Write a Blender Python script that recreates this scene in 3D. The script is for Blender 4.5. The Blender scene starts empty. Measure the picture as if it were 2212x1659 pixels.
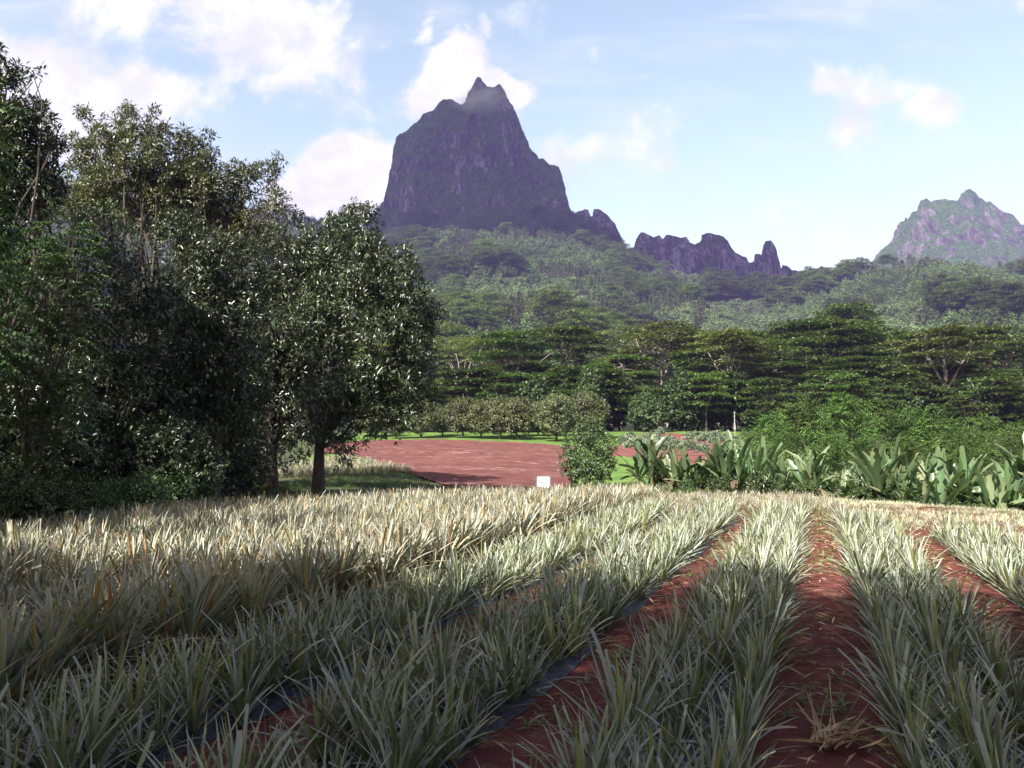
import bpy, math, random
import numpy as np
from mathutils import Vector

np.seterr(all="ignore")
R = np.random.default_rng(11)
random.seed(5)
SC = bpy.context.scene
COL = SC.collection
pi = math.pi
ONLY = None

# ------------------------------------------------------------------ camera frame (a pixel of the 1024x768 photo -> a direction)
EYE = np.array([0.0, 0.0, 1.8]); FPX = 804.0; PITCH = math.radians(4.41)
_F = np.array([0, math.cos(PITCH), math.sin(PITCH)]); _U = np.array([0, -math.sin(PITCH), math.cos(PITCH)])
K = 1024 / 2212.0                                   # my measurements were taken at 2212 px width

def ray(px, py):
    d = _F * FPX + np.array([1.0, 0, 0]) * (px - 512) + _U * (384 - py)
    return d / d[1]

def at(px, py, Y):
    return EYE + ray(px, py) * Y

# ------------------------------------------------------------------ noise
def _hash(ix, iy, iz):
    h = (ix.astype(np.int64) * 374761393 + iy.astype(np.int64) * 668265263 + iz.astype(np.int64) * 2147483647 + 1274126177) & 0xffffffff
    h = ((h ^ (h >> 13)) * 1274126177) & 0xffffffff
    h = ((h ^ (h >> 16)) * 2246822519) & 0xffffffff
    return ((h ^ (h >> 15)) & 0xffff) / 65535.0

def vnoise(x, y, z=0.0):
    x, y, z = np.broadcast_arrays(np.asarray(x, float), np.asarray(y, float), np.asarray(z, float))
    ix, iy, iz = np.floor(x), np.floor(y), np.floor(z)
    fx, fy, fz = x - ix, y - iy, z - iz
    s = lambda t: t * t * (3 - 2 * t)
    fx, fy, fz = s(fx), s(fy), s(fz)
    r = 0
    for a in (0, 1):
        for b in (0, 1):
            for c in (0, 1):
                w = (fx if a else 1 - fx) * (fy if b else 1 - fy) * (fz if c else 1 - fz)
                r = r + w * _hash(ix + a, iy + b, iz + c)
    return r

def fbm(x, y, z=0.0, o=4):
    r = 0; a = 0.5; t = 0
    x = np.asarray(x, float); y = np.asarray(y, float); z = np.asarray(z, float)
    for k in range(o):
        r = r + a * vnoise(x * 2 ** k + 17.3 * k, y * 2 ** k - 9.1 * k, z * 2 ** k + 5.7 * k); t += a; a *= 0.5
    return r / t

def sstep(a, b, x):
    t = np.clip((x - a) / (b - a), 0, 1)
    return t * t * (3 - 2 * t)

# ------------------------------------------------------------------ mesh helpers
def mk_mesh(name, V, Fs, smooth=False, attrs=None):
    me = bpy.data.meshes.new(name)
    V = np.asarray(V, np.float32)
    Fs = [np.asarray(F, np.int32) for F in Fs if len(F)]
    loops = np.concatenate([F.ravel() for F in Fs]); tot = np.concatenate([np.full(len(F), F.shape[1], np.int32) for F in Fs])
    me.vertices.add(len(V)); me.vertices.foreach_set('co', V.ravel())
    me.loops.add(len(loops)); me.loops.foreach_set('vertex_index', loops)
    me.polygons.add(len(tot)); me.polygons.foreach_set('loop_start', np.concatenate([[0], np.cumsum(tot)[:-1]]).astype(np.int32))
    if smooth: me.polygons.foreach_set('use_smooth', np.ones(len(tot), bool))
    for k, v in (attrs or {}).items():
        me.attributes.new(k, 'FLOAT', 'POINT').data.foreach_set('value', np.asarray(v, np.float32))
    me.update(calc_edges=True)
    return me

class MB:
    def __init__(s): s.V = []; s.F = {}; s.n = 0
    def add(s, V, F):
        V = np.asarray(V, float).reshape(-1, 3); F = np.asarray(F, int)
        s.F.setdefault(F.shape[1], []).append(F + s.n); s.V.append(V); s.n += len(V); return s
    def mesh(s, name, smooth=False):
        return mk_mesh(name, np.concatenate(s.V), [np.concatenate(f) for f in s.F.values()], smooth)
    def tube(s, pts, rad, n=6):
        pts = np.asarray(pts, float); rad = np.broadcast_to(np.asarray(rad, float), (len(pts),))
        T = np.gradient(pts, axis=0); T /= np.linalg.norm(T, axis=1)[:, None] + 1e-9
        ref = np.array([1.0, 0.13, 0.07]) if abs(T[0][0]) < 0.8 else np.array([0.1, 1.0, 0.05])
        A = np.cross(T, ref); A /= np.linalg.norm(A, axis=1)[:, None]; B = np.cross(T, A)
        a = np.linspace(0, 2 * pi, n, endpoint=False)
        V = pts[:, None, :] + rad[:, None, None] * (np.cos(a)[None, :, None] * A[:, None, :] + np.sin(a)[None, :, None] * B[:, None, :])
        k = len(pts); i = np.arange(k - 1)[:, None] * n; j = np.arange(n)[None, :]
        F = np.stack([i + j, i + (j + 1) % n, i + n + (j + 1) % n, i + n + j], -1).reshape(-1, 4)
        s.add(V.reshape(-1, 3), F)
        s.add(V[-1], np.array([np.arange(n)]))
        return s
    def box(s, c, d):
        c = np.asarray(c, float); d = np.asarray(d, float) / 2
        V = np.array([[x, y, z] for x in (-1, 1) for y in (-1, 1) for z in (-1, 1)]) * d + c
        return s.add(V, [[0, 1, 3, 2], [4, 6, 7, 5], [0, 4, 5, 1], [2, 3, 7, 6], [0, 2, 6, 4], [1, 5, 7, 3]])

def unit(v): return v / (np.linalg.norm(v, axis=-1, keepdims=True) + 1e-9)

def link(name, me, mat=None, parent=None, loc=None, rz=0, sc=None):
    o = bpy.data.objects.new(name, me); COL.objects.link(o)
    if mat is not None and not me.materials: me.materials.append(mat)
    if parent is not None: o.parent = parent
    if loc is not None: o.location = loc
    if rz: o.rotation_euler = (0, 0, rz)
    if sc is not None: o.scale = (sc,) * 3 if np.isscalar(sc) else sc
    return o

def tag(o, label, cat, group=None, kind=None):
    if label: o['label'] = label
    if cat: o['category'] = cat
    if group: o['group'] = group
    if kind: o['kind'] = kind
    return o

def struct(name, me, mat): o = link(name, me, mat); o['kind'] = 'structure'; return o

def root(name, loc, rz=0, sc=1.0):
    o = bpy.data.objects.new(name, None); COL.objects.link(o); o.location = loc; o.rotation_euler = (0, 0, rz)
    o.scale = (sc,) * 3 if np.isscalar(sc) else sc
    o.empty_display_size = 0.2
    return o

# ------------------------------------------------------------------ materials
class NT:
    def __init__(s, tree): s.t = tree; s.n = tree.nodes; s.n.clear()
    def node(s, typ, **kw):
        n = s.n.new(typ)
        for k, v in kw.items():
            if k.startswith('i_'): n.inputs[k[2:].replace('_', ' ')].default_value = v
            else: setattr(n, k, v)
        return n
    def l(s, a, b): s.t.links.new(a, b)
    def math(s, op, a, b=None, c=None, clamp=False):
        n = s.n.new('ShaderNodeMath'); n.operation = op; n.use_clamp = clamp
        for i, v in enumerate((a, b, c)):
            if v is None: continue
            if isinstance(v, (int, float)): n.inputs[i].default_value = v
            else: s.l(v, n.inputs[i])
        return n.outputs[0]
    def mix(s, f, a, b, blend='MIX'):
        n = s.n.new('ShaderNodeMix'); n.data_type = 'RGBA'; n.blend_type = blend
        for i, v in ((0, f), (6, a), (7, b)):
            if isinstance(v, (int, float)): n.inputs[i].default_value = v
            elif isinstance(v, tuple): n.inputs[i].default_value = (*v[:3], 1)
            else: s.l(v, n.inputs[i])
        return n.outputs[2]
    def ramp(s, f, stops, interp='LINEAR'):
        n = s.n.new('ShaderNodeValToRGB'); n.color_ramp.interpolation = interp
        e = n.color_ramp.elements
        while len(e) < len(stops): e.new(0.5)
        for x, (p, c) in zip(e, stops):
            x.position = p; x.color = (*c, 1) if len(c) == 3 else c
        s.l(f, n.inputs[0]); return n.outputs[0]
    def noise(s, vec, scale, detail=3, rough=0.55, dist=0.0, out=0):
        n = s.n.new('ShaderNodeTexNoise'); n.inputs['Scale'].default_value = scale; n.inputs['Detail'].default_value = detail
        n.inputs['Roughness'].default_value = rough; n.inputs['Distortion'].default_value = dist
        if vec is not None: s.l(vec, n.inputs['Vector'])
        return n.outputs[out]
    def mapping(s, vec, scale=(1, 1, 1), rot=(0, 0, 0), loc=(0, 0, 0)):
        n = s.n.new('ShaderNodeMapping'); n.inputs['Scale'].default_value = scale; n.inputs['Rotation'].default_value = rot
        n.inputs['Location'].default_value = loc
        s.l(vec, n.inputs['Vector']); return n.outputs[0]
    def rng(s, v, a, b, c=0.0, d=1.0, smooth=True):
        n = s.n.new('ShaderNodeMapRange'); n.interpolation_type = 'SMOOTHSTEP' if smooth else 'LINEAR'
        for i, x in enumerate((a, b, c, d)): n.inputs[i + 1].default_value = x
        s.l(v, n.inputs[0]); return n.outputs[0]

def new_mat(name):
    m = bpy.data.materials.new(name); m.use_nodes = True
    return m, NT(m.node_tree)

def g3(h): return tuple(h)

def leaf_mat(name, stops, rough=0.45, spec=0.5, trans=0.25, back=None, tip=None, tint=(0.75, 1.25), base=None, wscale=0.25, dry=None, odd=None):
    """leaves: every leaf takes its own colour from the ramp, whole plants and clumps drift a little"""
    m, t = new_mat(name)
    geo = t.node('ShaderNodeNewGeometry'); oi = t.node('ShaderNodeObjectInfo')
    f = t.math('FRACT', t.math('ADD', geo.outputs['Random Per Island'], t.math('MULTIPLY', oi.outputs['Random'], 0.61)))
    c = t.ramp(f, stops)
    tc = t.node('ShaderNodeTexCoord')
    n = t.noise(geo.outputs['Position'], wscale, 2)
    v = t.rng(n, 0.3, 0.7, tint[0], tint[1])
    v2 = t.math('MULTIPLY', v, t.math('MULTIPLY_ADD', oi.outputs['Random'], 0.4, 0.8))
    hs = t.node('ShaderNodeHueSaturation'); t.l(c, hs.inputs['Color']); t.l(v2, hs.inputs['Value'])
    t.l(t.math('MULTIPLY_ADD', oi.outputs['Random'], 0.03, 0.485), hs.inputs['Hue'])
    c = hs.outputs[0]
    if tip or base:
        at_ = t.node('ShaderNodeAttribute', attribute_name='t')
        if tip: c = t.mix(t.math('MULTIPLY', t.rng(at_.outputs['Fac'], 0.72, 1.0), tip[1]), c, tip[0])
        if base: c = t.mix(t.math('MULTIPLY', t.rng(at_.outputs['Fac'], 0.45, 0.0), base[1]), c, base[0])
    if odd: c = t.mix(t.rng(oi.outputs['Random'], .86, .97, 0, odd[1]), c, odd[0])
    if dry:
        ad = t.node('ShaderNodeAttribute', attribute_name='d')
        c = t.mix(t.math('MULTIPLY', ad.outputs['Fac'], .92), c, t.ramp(f, dry))
    if back: c = t.mix(t.math('MULTIPLY', geo.outputs['Backfacing'], back[1]), c, back[0])
    p = t.node('ShaderNodeBsdfPrincipled'); t.l(c, p.inputs['Base Color'])
    p.inputs['Roughness'].default_value = rough; p.inputs['Specular IOR Level'].default_value = spec
    out = t.node('ShaderNodeOutputMaterial')
    if trans > 0:
        tr = t.node('ShaderNodeBsdfTranslucent'); t.l(t.mix(1.0, c, (1.0, 1.25, 0.6), 'MULTIPLY'), tr.inputs['Color'])
        mx = t.node('ShaderNodeMixShader'); mx.inputs[0].default_value = trans
        t.l(p.outputs[0], mx.inputs[1]); t.l(tr.outputs[0], mx.inputs[2]); t.l(mx.outputs[0], out.inputs[0])
    else: t.l(p.outputs[0], out.inputs[0])
    return m

def noise_mat(name, stops, scale=3.0, detail=6, rough=0.9, bump=0.0, bscale=20, stretch=(1, 1, 1), spec=0.2, dist=0.0, island=0.0):
    m, t = new_mat(name)
    geo = t.node('ShaderNodeNewGeometry')
    v = t.mapping(geo.outputs['Position'], stretch)
    n = t.noise(v, scale, detail, 0.6, dist)
    if island: n = t.math('ADD', n, t.math('MULTIPLY_ADD', geo.outputs['Random Per Island'], island, -island / 2))
    c = t.ramp(n, stops)
    p = t.node('ShaderNodeBsdfPrincipled'); t.l(c, p.inputs['Base Color'])
    p.inputs['Roughness'].default_value = rough; p.inputs['Specular IOR Level'].default_value = spec
    if bump:
        b = t.node('ShaderNodeBump'); b.inputs['Strength'].default_value = bump; b.inputs['Distance'].default_value = 0.05
        t.l(t.noise(v, bscale, 6), b.inputs['Height']); t.l(b.outputs[0], p.inputs['Normal'])
    out = t.node('ShaderNodeOutputMaterial'); t.l(p.outputs[0], out.inputs[0])
    return m

# pineapple leaves
M_PINE = leaf_mat('pineapple_leaf_grey_green', [(0.0, (.085, .115, .062)), (.3, (.172, .180, .128)), (.55, (.24, .242, .19)), (.74, (.125, .18, .06)), (.88, (.22, .25, .10)), (1.0, (.34, .33, .11))],
                  rough=0.36, spec=0.75, trans=0.12, back=((.27, .30, .24), .6), tip=((.26, .17, .07), .3), base=((.20, .22, .08), .6), tint=(.8, 1.2), wscale=.8, odd=((.33, .31, .11), .65))
M_PINEOLD = leaf_mat('pineapple_leaf_ageing', [(0.0, (.11, .13, .08)), (.3, (.20, .215, .16)), (.66, (.285, .29, .23)), (.84, (.33, .31, .18)), (.94, (.38, .29, .10)), (.98, (.34, .15, .08)), (1.0, (.17, .08, .05))],
                     rough=0.4, spec=0.65, trans=0.12, back=((.28, .29, .24), .5), tip=((.36, .18, .06), .22), base=((.24, .21, .08), .5), tint=(.85, 1.15), wscale=.8, dry=[(0, (.34, .20, .06)), (.3, (.42, .27, .08)), (.5, (.30, .13, .06)), (.75, (.36, .27, .14)), (1, (.20, .10, .06))])
M_DRY = leaf_mat('dry_leaf', [(0, (.26, .17, .09)), (.4, (.40, .30, .18)), (.7, (.26, .15, .09)), (1, (.5, .42, .28))], rough=.7, spec=.2, trans=.1)
# trees
M_MANGO = leaf_mat('glossy_dark_tree_leaf', [(0, (.016, .026, .011)), (.4, (.028, .042, .016)), (.75, (.046, .064, .024)), (.93, (.075, .092, .034)), (1, (.12, .11, .045))],
                   rough=0.38, spec=0.75, trans=0.10, tint=(.7, 1.2))
M_TALL = leaf_mat('olive_tree_leaf', [(0, (.04, .048, .022)), (.4, (.068, .078, .034)), (.75, (.095, .105, .045)), (1, (.15, .15, .07))], rough=0.38, spec=0.6, trans=0.18)
M_PINN = leaf_mat('feathery_tree_leaf', [(0, (.022, .044, .018)), (.5, (.042, .072, .028)), (.85, (.085, .125, .048)), (1, (.19, .22, .09))], rough=0.42, spec=0.5, trans=0.25, tip=((.20, .24, .07), .4))
M_ORCH = leaf_mat('orchard_leaf', [(0, (.055, .070, .026)), (.5, (.088, .105, .04)), (1, (.14, .145, .06))], rough=0.42, spec=0.5, trans=0.18)
M_BUSH = leaf_mat('bush_leaf', [(0, (.035, .060, .022)), (.5, (.055, .090, .032)), (1, (.09, .12, .04))], rough=0.4, spec=0.5, trans=0.18)
M_BRIGHT = leaf_mat('bright_green_leaf', [(0, (.035, .072, .016)), (.5, (.06, .112, .024)), (1, (.11, .17, .04))], rough=0.5, spec=0.35, trans=0.2, tint=(.55, 1.5), wscale=.45)
M_UMB = leaf_mat('umbrella_tree_leaf', [(0, (.050, .085, .022)), (.5, (.080, .122, .032)), (1, (.13, .16, .046))], rough=0.55, spec=0.3, trans=0.2, tint=(.7, 1.3), wscale=.06)
M_UMBPALE = leaf_mat('pale_umbrella_tree_leaf', [(0, (.08, .10, .03)), (.5, (.12, .135, .042)), (1, (.17, .16, .055))], rough=0.55, spec=0.3, trans=0.2, tint=(.7, 1.3), wscale=.06)
M_UNDER = leaf_mat('understory_leaf', [(0, (.024, .044, .014)), (.5, (.040, .068, .020)), (1, (.07, .10, .03))], rough=0.5, spec=0.4, trans=0.15)
M_FOREST = leaf_mat('hillside_forest_leaf', [(0, (.060, .098, .028)), (.5, (.092, .138, .040)), (1, (.14, .18, .058))], rough=0.6, spec=0.3, trans=0.18, tint=(.65, 1.35), wscale=.012)
M_FORESTU = leaf_mat('hillside_umbrella_leaf', [(0, (.10, .135, .042)), (.5, (.14, .18, .058)), (1, (.19, .21, .075))], rough=0.6, spec=0.3, trans=0.22, tint=(.7, 1.3), wscale=.012)
M_VINE = leaf_mat('pale_green_vine_leaf', [(0, (.085, .125, .045)), (.5, (.12, .165, .06)), (1, (.17, .21, .09))], rough=0.6, spec=0.3, trans=0.2, wscale=.03)
M_TAN = leaf_mat('feathery_pine_needle', [(0, (.06, .078, .034)), (.5, (.09, .108, .048)), (1, (.14, .14, .072))], rough=0.7, spec=0.2, trans=0.2, wscale=.02)
M_RED = leaf_mat('russet_leaf', [(0, (.12, .05, .03)), (1, (.20, .09, .05))], rough=0.7, spec=0.2, trans=0.15)
M_BANANA = leaf_mat('banana_leaf_green', [(0, (.045, .085, .032)), (.45, (.080, .130, .056)), (.8, (.13, .18, .09)), (1, (.24, .27, .15))], rough=0.38, spec=0.55, trans=0.25, tip=((.2, .15, .07), .2), wscale=.5)
M_BANDRY = leaf_mat('banana_leaf_withered', [(0, (.07, .045, .03)), (.6, (.12, .085, .055)), (1, (.09, .11, .045))], rough=0.7, spec=0.2, trans=0.15)
M_VEG = leaf_mat('vegetable_leaf', [(0, (.10, .14, .09)), (.6, (.15, .19, .12)), (1, (.2, .23, .14))], rough=0.5, spec=0.4, trans=0.15)
M_WEED = leaf_mat('weed_leaf', [(0, (.08, .15, .04)), (.6, (.14, .22, .07)), (1, (.24, .27, .11))], rough=0.5, spec=0.4, trans=0.25)
M_BARK = noise_mat('bark_dark', [(.3, (.035, .028, .024)), (.7, (.09, .075, .06))], 4, stretch=(3, 3, .7), bump=.5)
M_BARKPALE = noise_mat('bark_pale', [(.3, (.15, .12, .105)), (.7, (.30, .255, .23))], 3, stretch=(2, 2, .5))
M_BANSTEM = noise_mat('banana_stem', [(.3, (.06, .05, .025)), (.7, (.12, .13, .06))], 5, stretch=(3, 3, .6))
M_METAL = noise_mat('weathered_steel', [(.3, (.06, .06, .065)), (.7, (.12, .12, .125))], 6, rough=.5, spec=.5)
M_POLE = noise_mat('galvanised_pole', [(.3, (.25, .25, .25)), (.7, (.38, .38, .38))], 6, rough=.5, spec=.5)
M_WHITE = noise_mat('white_sign_paint', [(.3, (.78, .78, .78)), (.7, (.84, .84, .84))], 3, rough=.45, spec=.4)
M_SIGNRED = noise_mat('sign_red', [(.3, (.42, .05, .05)), (.7, (.5, .08, .08))], 30, rough=.5)
M_SIGNGREY = noise_mat('sign_grey', [(.3, (.18, .2, .2)), (.7, (.25, .27, .27))], 30, rough=.5)
M_MULCH = noise_mat('plastic_film', [(.35, (.012, .013, .022)), (.7, (.035, .037, .06))], 8, rough=.5, spec=.35, bump=.7, bscale=14)
M_STRAW = leaf_mat('straw', [(0, (.40, .37, .25)), (.6, (.58, .55, .43)), (1, (.30, .33, .16))], rough=.7, spec=.2, trans=.15)

def soil_mat(name, dark, mid, light, litter, lamt, gscale=1.0, stretch=(1, 1, 1), rot=0.0, green=None):
    m, t = new_mat(name)
    geo = t.node('ShaderNodeNewGeometry')
    P = t.mapping(geo.outputs['Position'], (1, 1, 1), (0, 0, rot))
    c = t.ramp(t.noise(P, 1.6 * gscale, 8, 0.65), [(.3, dark), (.52, mid), (.75, light)])
    fine = t.noise(P, 26 * gscale, 5, .7)
    c = t.mix(t.rng(fine, .35, .75, 0, .5), c, light)
    c = t.mix(t.rng(fine, .5, .2, 0, .6), c, dark)
    st = t.mapping(P, stretch)
    lm = t.math('MULTIPLY', t.rng(t.noise(st, 5 * gscale, 7, .7), .52, .68), t.rng(t.noise(st, .35 * gscale, 4, .6), .40, .62))
    c = t.mix(t.math('MULTIPLY', lm, lamt), c, litter)
    if green:
        gm = t.math('MULTIPLY', t.rng(t.noise(P, 3.5, 6, .7), .55, .7), t.rng(t.noise(P, .12, 3, .6), .5, .66))
        c = t.mix(gm, c, green)
    p = t.node('ShaderNodeBsdfPrincipled'); t.l(c, p.inputs['Base Color']); p.inputs['Roughness'].default_value = .95; p.inputs['Specular IOR Level'].default_value = .1
    b = t.node('ShaderNodeBump'); b.inputs['Strength'].default_value = .8; b.inputs['Distance'].default_value = .04
    t.l(t.math('ADD', t.noise(P, 9 * gscale, 7, .7), t.math('MULTIPLY', fine, .5)), b.inputs['Height']); t.l(b.outputs[0], p.inputs['Normal'])
    out = t.node('ShaderNodeOutputMaterial'); t.l(p.outputs[0], out.inputs[0])
    return m

M_SOIL = soil_mat('red_soil', (.062, .020, .019), (.115, .035, .030), (.18, .062, .052), (.34, .25, .17), .6, 1.0, (1, 1, 1))
M_PLOUGH = soil_mat('ploughed_red_soil', (.068, .025, .023), (.11, .041, .037), (.165, .074, .064), (.36, .25, .19), .95, .35, (.25, 1.4, 1), 0.12, None)
M_TRACK = soil_mat('red_track', (.095, .034, .032), (.145, .052, .048), (.20, .085, .076), (.3, .2, .15), .3, .5)
M_GRASS = noise_mat('mown_grass', [(.25, (.045, .085, .016)), (.5, (.085, .15, .028)), (.75, (.13, .19, .045))], .5, 9, .9, .4, 8)
M_GROUND = noise_mat('rough_ground', [(.25, (.025, .038, .014)), (.5, (.045, .056, .02)), (.75, (.07, .065, .03))], .3, 9, .95, .5, 5)
M_HILL = noise_mat('forest_floor', [(.25, (.018, .030, .012)), (.5, (.03, .048, .018)), (.75, (.055, .068, .025))], .05, 9, .95)

def rock_mat(name, bscale, green_amt, rockcol=(.034, .029, .048), light=(.27, .235, .30), zs=.25):
    m, t = new_mat(name)
    geo = t.node('ShaderNodeNewGeometry'); P = geo.outputs['Position']
    st = t.mapping(P, (1, 1, zs))
    sep = t.node('ShaderNodeSeparateXYZ'); t.l(geo.outputs['Normal'], sep.inputs[0])
    n1 = t.math('ADD', t.math('MULTIPLY', t.noise(st, .035 * bscale, 9, .68), .5), t.math('MULTIPLY', t.noise(st, .16 * bscale, 8, .75), .5))
    rock = t.ramp(n1, [(.34, (.012, .010, .016)), (.48, rockcol), (.58, light), (.72, tuple(min(.4, 1.4 * v) for v in light))])
    gcol = t.ramp(t.noise(P, .11 * bscale, 9, .75), [(.35, (.010, .022, .009)), (.52, (.045, .085, .024)), (.68, (.09, .14, .04))])
    gm = t.math('ADD', t.math('MULTIPLY', sep.outputs[2], .9), t.math('MULTIPLY_ADD', t.noise(st, .022 * bscale, 10, .74), 3.2, -1.60 + green_amt))
    c = t.mix(t.rng(gm, .30, .52), rock, gcol)
    p = t.node('ShaderNodeBsdfPrincipled'); t.l(c, p.inputs['Base Color']); p.inputs['Roughness'].default_value = .95; p.inputs['Specular IOR Level'].default_value = .15
    b = t.node('ShaderNodeBump'); b.inputs['Strength'].default_value = 1.0; b.inputs['Distance'].default_value = 9.0
    t.l(t.math('ADD', t.noise(st, .06 * bscale, 10, .7), t.math('MULTIPLY', t.noise(P, .3 * bscale, 5, .7), .35)), b.inputs['Height']); t.l(b.outputs[0], p.inputs['Normal'])
    out = t.node('ShaderNodeOutputMaterial'); t.l(p.outputs[0], out.inputs[0])
    return m
M_ROCK = rock_mat('cliff_rock', 1.0, .28)
M_ROCK2 = rock_mat('ridge_rock', 1.2, -.18)
M_ROCK3 = rock_mat('far_peak_rock', 1.2, .06, (.07, .062, .066), (.16, .145, .145))

# ------------------------------------------------------------------ terrain
ROW = math.radians(20.9); CR, SR = math.cos(ROW), math.sin(ROW)       # rows run towards (sin, cos)
def uv2xy(u, v): return u * CR + v * SR, -u * SR + v * CR
def xy2uv(x, y): return x * CR - y * SR, x * SR + y * CR

PV = np.array([[-400, 380], [300, 400], [700, 470], [830, 500], [900, 470], [1000, 448], [1100, 436], [1240, 472], [1330, 518], [1400, 566], [1500, 590], [1620, 606], [1700, 610], [1800, 592], [1900, 566], [2050, 556], [2212, 582], [2500, 600], [3000, 560]], float)
PU = (PV[:, 0] * K - 512) / FPX
PT = np.array([ray(512, y * K)[2] for y in PV[:, 1]])
YR = np.interp(PU, [-.6, .1, .25, .4, .6, 1.2], [1250, 1250, 1120, 1000, 900, 900])

def gz(x, y):
    x = np.asarray(x, float); y = np.asarray(y, float)
    s = np.clip((y - 44) / 73, 0, 1.0)
    z = 3.9 * s ** 1.35 + np.clip(y - 117, 0, 150) * .03
    e = (x - 9.5) * .862 + (y - 27) * .506                       # beyond the right-hand end of the rows the ground falls
    z = z - 0.85 * sstep(.6, 4.5, e) * sstep(-2, 5, x) * (1 - sstep(40, 75, y))
    z = z - 0.5 * sstep(24, 40, y) * (1 - sstep(45, 60, y)) * (1 - sstep(3, 9, x)) * sstep(-8, -2, x)
    u = np.where(y > 60, x / np.maximum(y, 60), 0)
    tt = np.interp(u, PU, PT); yr = np.interp(u, PU, YR)
    zr = 1.8 + tt * yr - 13
    z0 = 3.9 + 150 * .03
    t = np.clip((y - 267) / (yr - 267), 0, 1.0)
    hill = (zr - z0) * (0.30 * t + 0.70 * t ** 1.5)
    w = np.sin(pi * np.clip(t, 0, 1)) ** .7
    hill = hill + w * ((fbm(x / 190, y / 260, 3, 4) - .5) * 75 + (np.abs(fbm(x / 90, y / 300, 8, 3) - .5)) * 55 - 6)
    hill = hill - np.clip(y - yr, 0, 400) * .45
    return np.where(y > 267, z + hill, z)

def grid_sheet(xs, ys, zf, lift=0.0):
    X, Y = np.meshgrid(xs, ys); Z = zf(X, Y) + lift
    n = len(xs); i = (np.arange(len(ys) - 1)[:, None] * n + np.arange(n - 1)[None, :])
    F = np.stack([i, i + 1, i + n + 1, i + n], -1).reshape(-1, 4)
    return np.stack([X, Y, Z], -1).reshape(-1, 3), F

def inpoly(x, y, poly):
    c = np.zeros(np.shape(x), bool); p = np.asarray(poly, float)
    for (x1, y1), (x2, y2) in zip(p, np.roll(p, -1, 0)):
        c ^= ((y1 > y) != (y2 > y)) & (x < (x2 - x1) * (y - y1) / (y2 - y1 + 1e-12) + x1)
    return c

def patch(name, poly, res, lift, mat, wob=.3, rough=0.0, kind='structure'):
    p = np.asarray(poly, float); lo, hi = p.min(0) - res, p.max(0) + res
    xs = np.arange(lo[0], hi[0] + res, res); ys = np.arange(lo[1], hi[1] + res, res)
    V, F = grid_sheet(xs, ys, gz, lift)
    c = V[F].mean(1)
    wx = (fbm(c[:, 0] / (4 * wob + .5), c[:, 1] / (4 * wob + .5), 1) - .5) * 3 * wob; wy = (fbm(c[:, 0] / (4 * wob + .5), c[:, 1] / (4 * wob + .5), 7) - .5) * 3 * wob
    F = F[inpoly(c[:, 0] + wx, c[:, 1] + wy, p)]
    if rough: V[:, 2] += (fbm(V[:, 0] / .5, V[:, 1] / .5, 2, 3)) * rough
    used, inv = np.unique(F, return_inverse=True)
    o = link(name, mk_mesh(name, V[used], [inv.reshape(-1, 4)], True), mat); o['kind'] = kind
    return o

def seg(a, b, fine): return np.arange(a, b, fine)
xs = np.concatenate([seg(-210, -40, 5), seg(-40, 40, 1.0), seg(40, 211, 5)])
ys = np.concatenate([seg(-60, -6, 4), seg(-6, 48, 1.0), seg(48, 133, 2.0)])
V, F = grid_sheet(xs, ys, gz, 0)
struct('ground', mk_mesh('ground', V, [F], True), M_GROUND)
# hillside: fans out from y = 128
us = np.linspace(-1.55, 1.55, 420); yh = np.concatenate([np.linspace(128, 300, 60), np.linspace(306, 1500, 200)])
UU, YY = np.meshgrid(us, yh); XX = UU * YY; ZZ = gz(XX, YY) - .12 * (YY < 140)
n = len(us); i = (np.arange(len(yh) - 1)[:, None] * n + np.arange(n - 1)[None, :])
struct('hillside', mk_mesh('hillside', np.stack([XX, YY, ZZ], -1).reshape(-1, 3), [np.stack([i, i + 1, i + n + 1, i + n], -1).reshape(-1, 4)], True), M_HILL)

def hit(px, py, y0=3, y1=330):
    d = ray(px, py); ts = np.linspace(y0, y1, 2500)
    p = EYE + ts[:, None] * d; b = p[:, 2] < gz(p[:, 0], p[:, 1])
    k = np.argmax(b) if b.any() else len(ts) - 1
    return p[k]

def gpt(px, Y, dz=0.0):
    x = (px - 512) / FPX * Y * 1.0
    return np.array([x, Y, float(gz(x, Y)) + dz])

FIELD = [(-9.5, -6), (-9.9, 13.2), (-8.3, 19), (-3.2, 24.5), (2.2, 27.6), (6, 28.8), (9.4, 27.2), (13.2, 21.2), (17.2, 14.2), (22, 6), (24, -6)]
def hp(view_pts): return [tuple(hit(x * K, y * K)[:2]) for x, y in view_pts]
patch('field_soil', [(-10.5, -8), (-10.6, 13.4), (-8.9, 19.6), (-3.6, 25.2), (2.2, 28.4), (6, 29.6), (9.9, 27.9), (13.9, 21.7), (18, 14.6), (23, 6), (26, -8)], .16, .012, M_SOIL, .15, .035)
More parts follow.
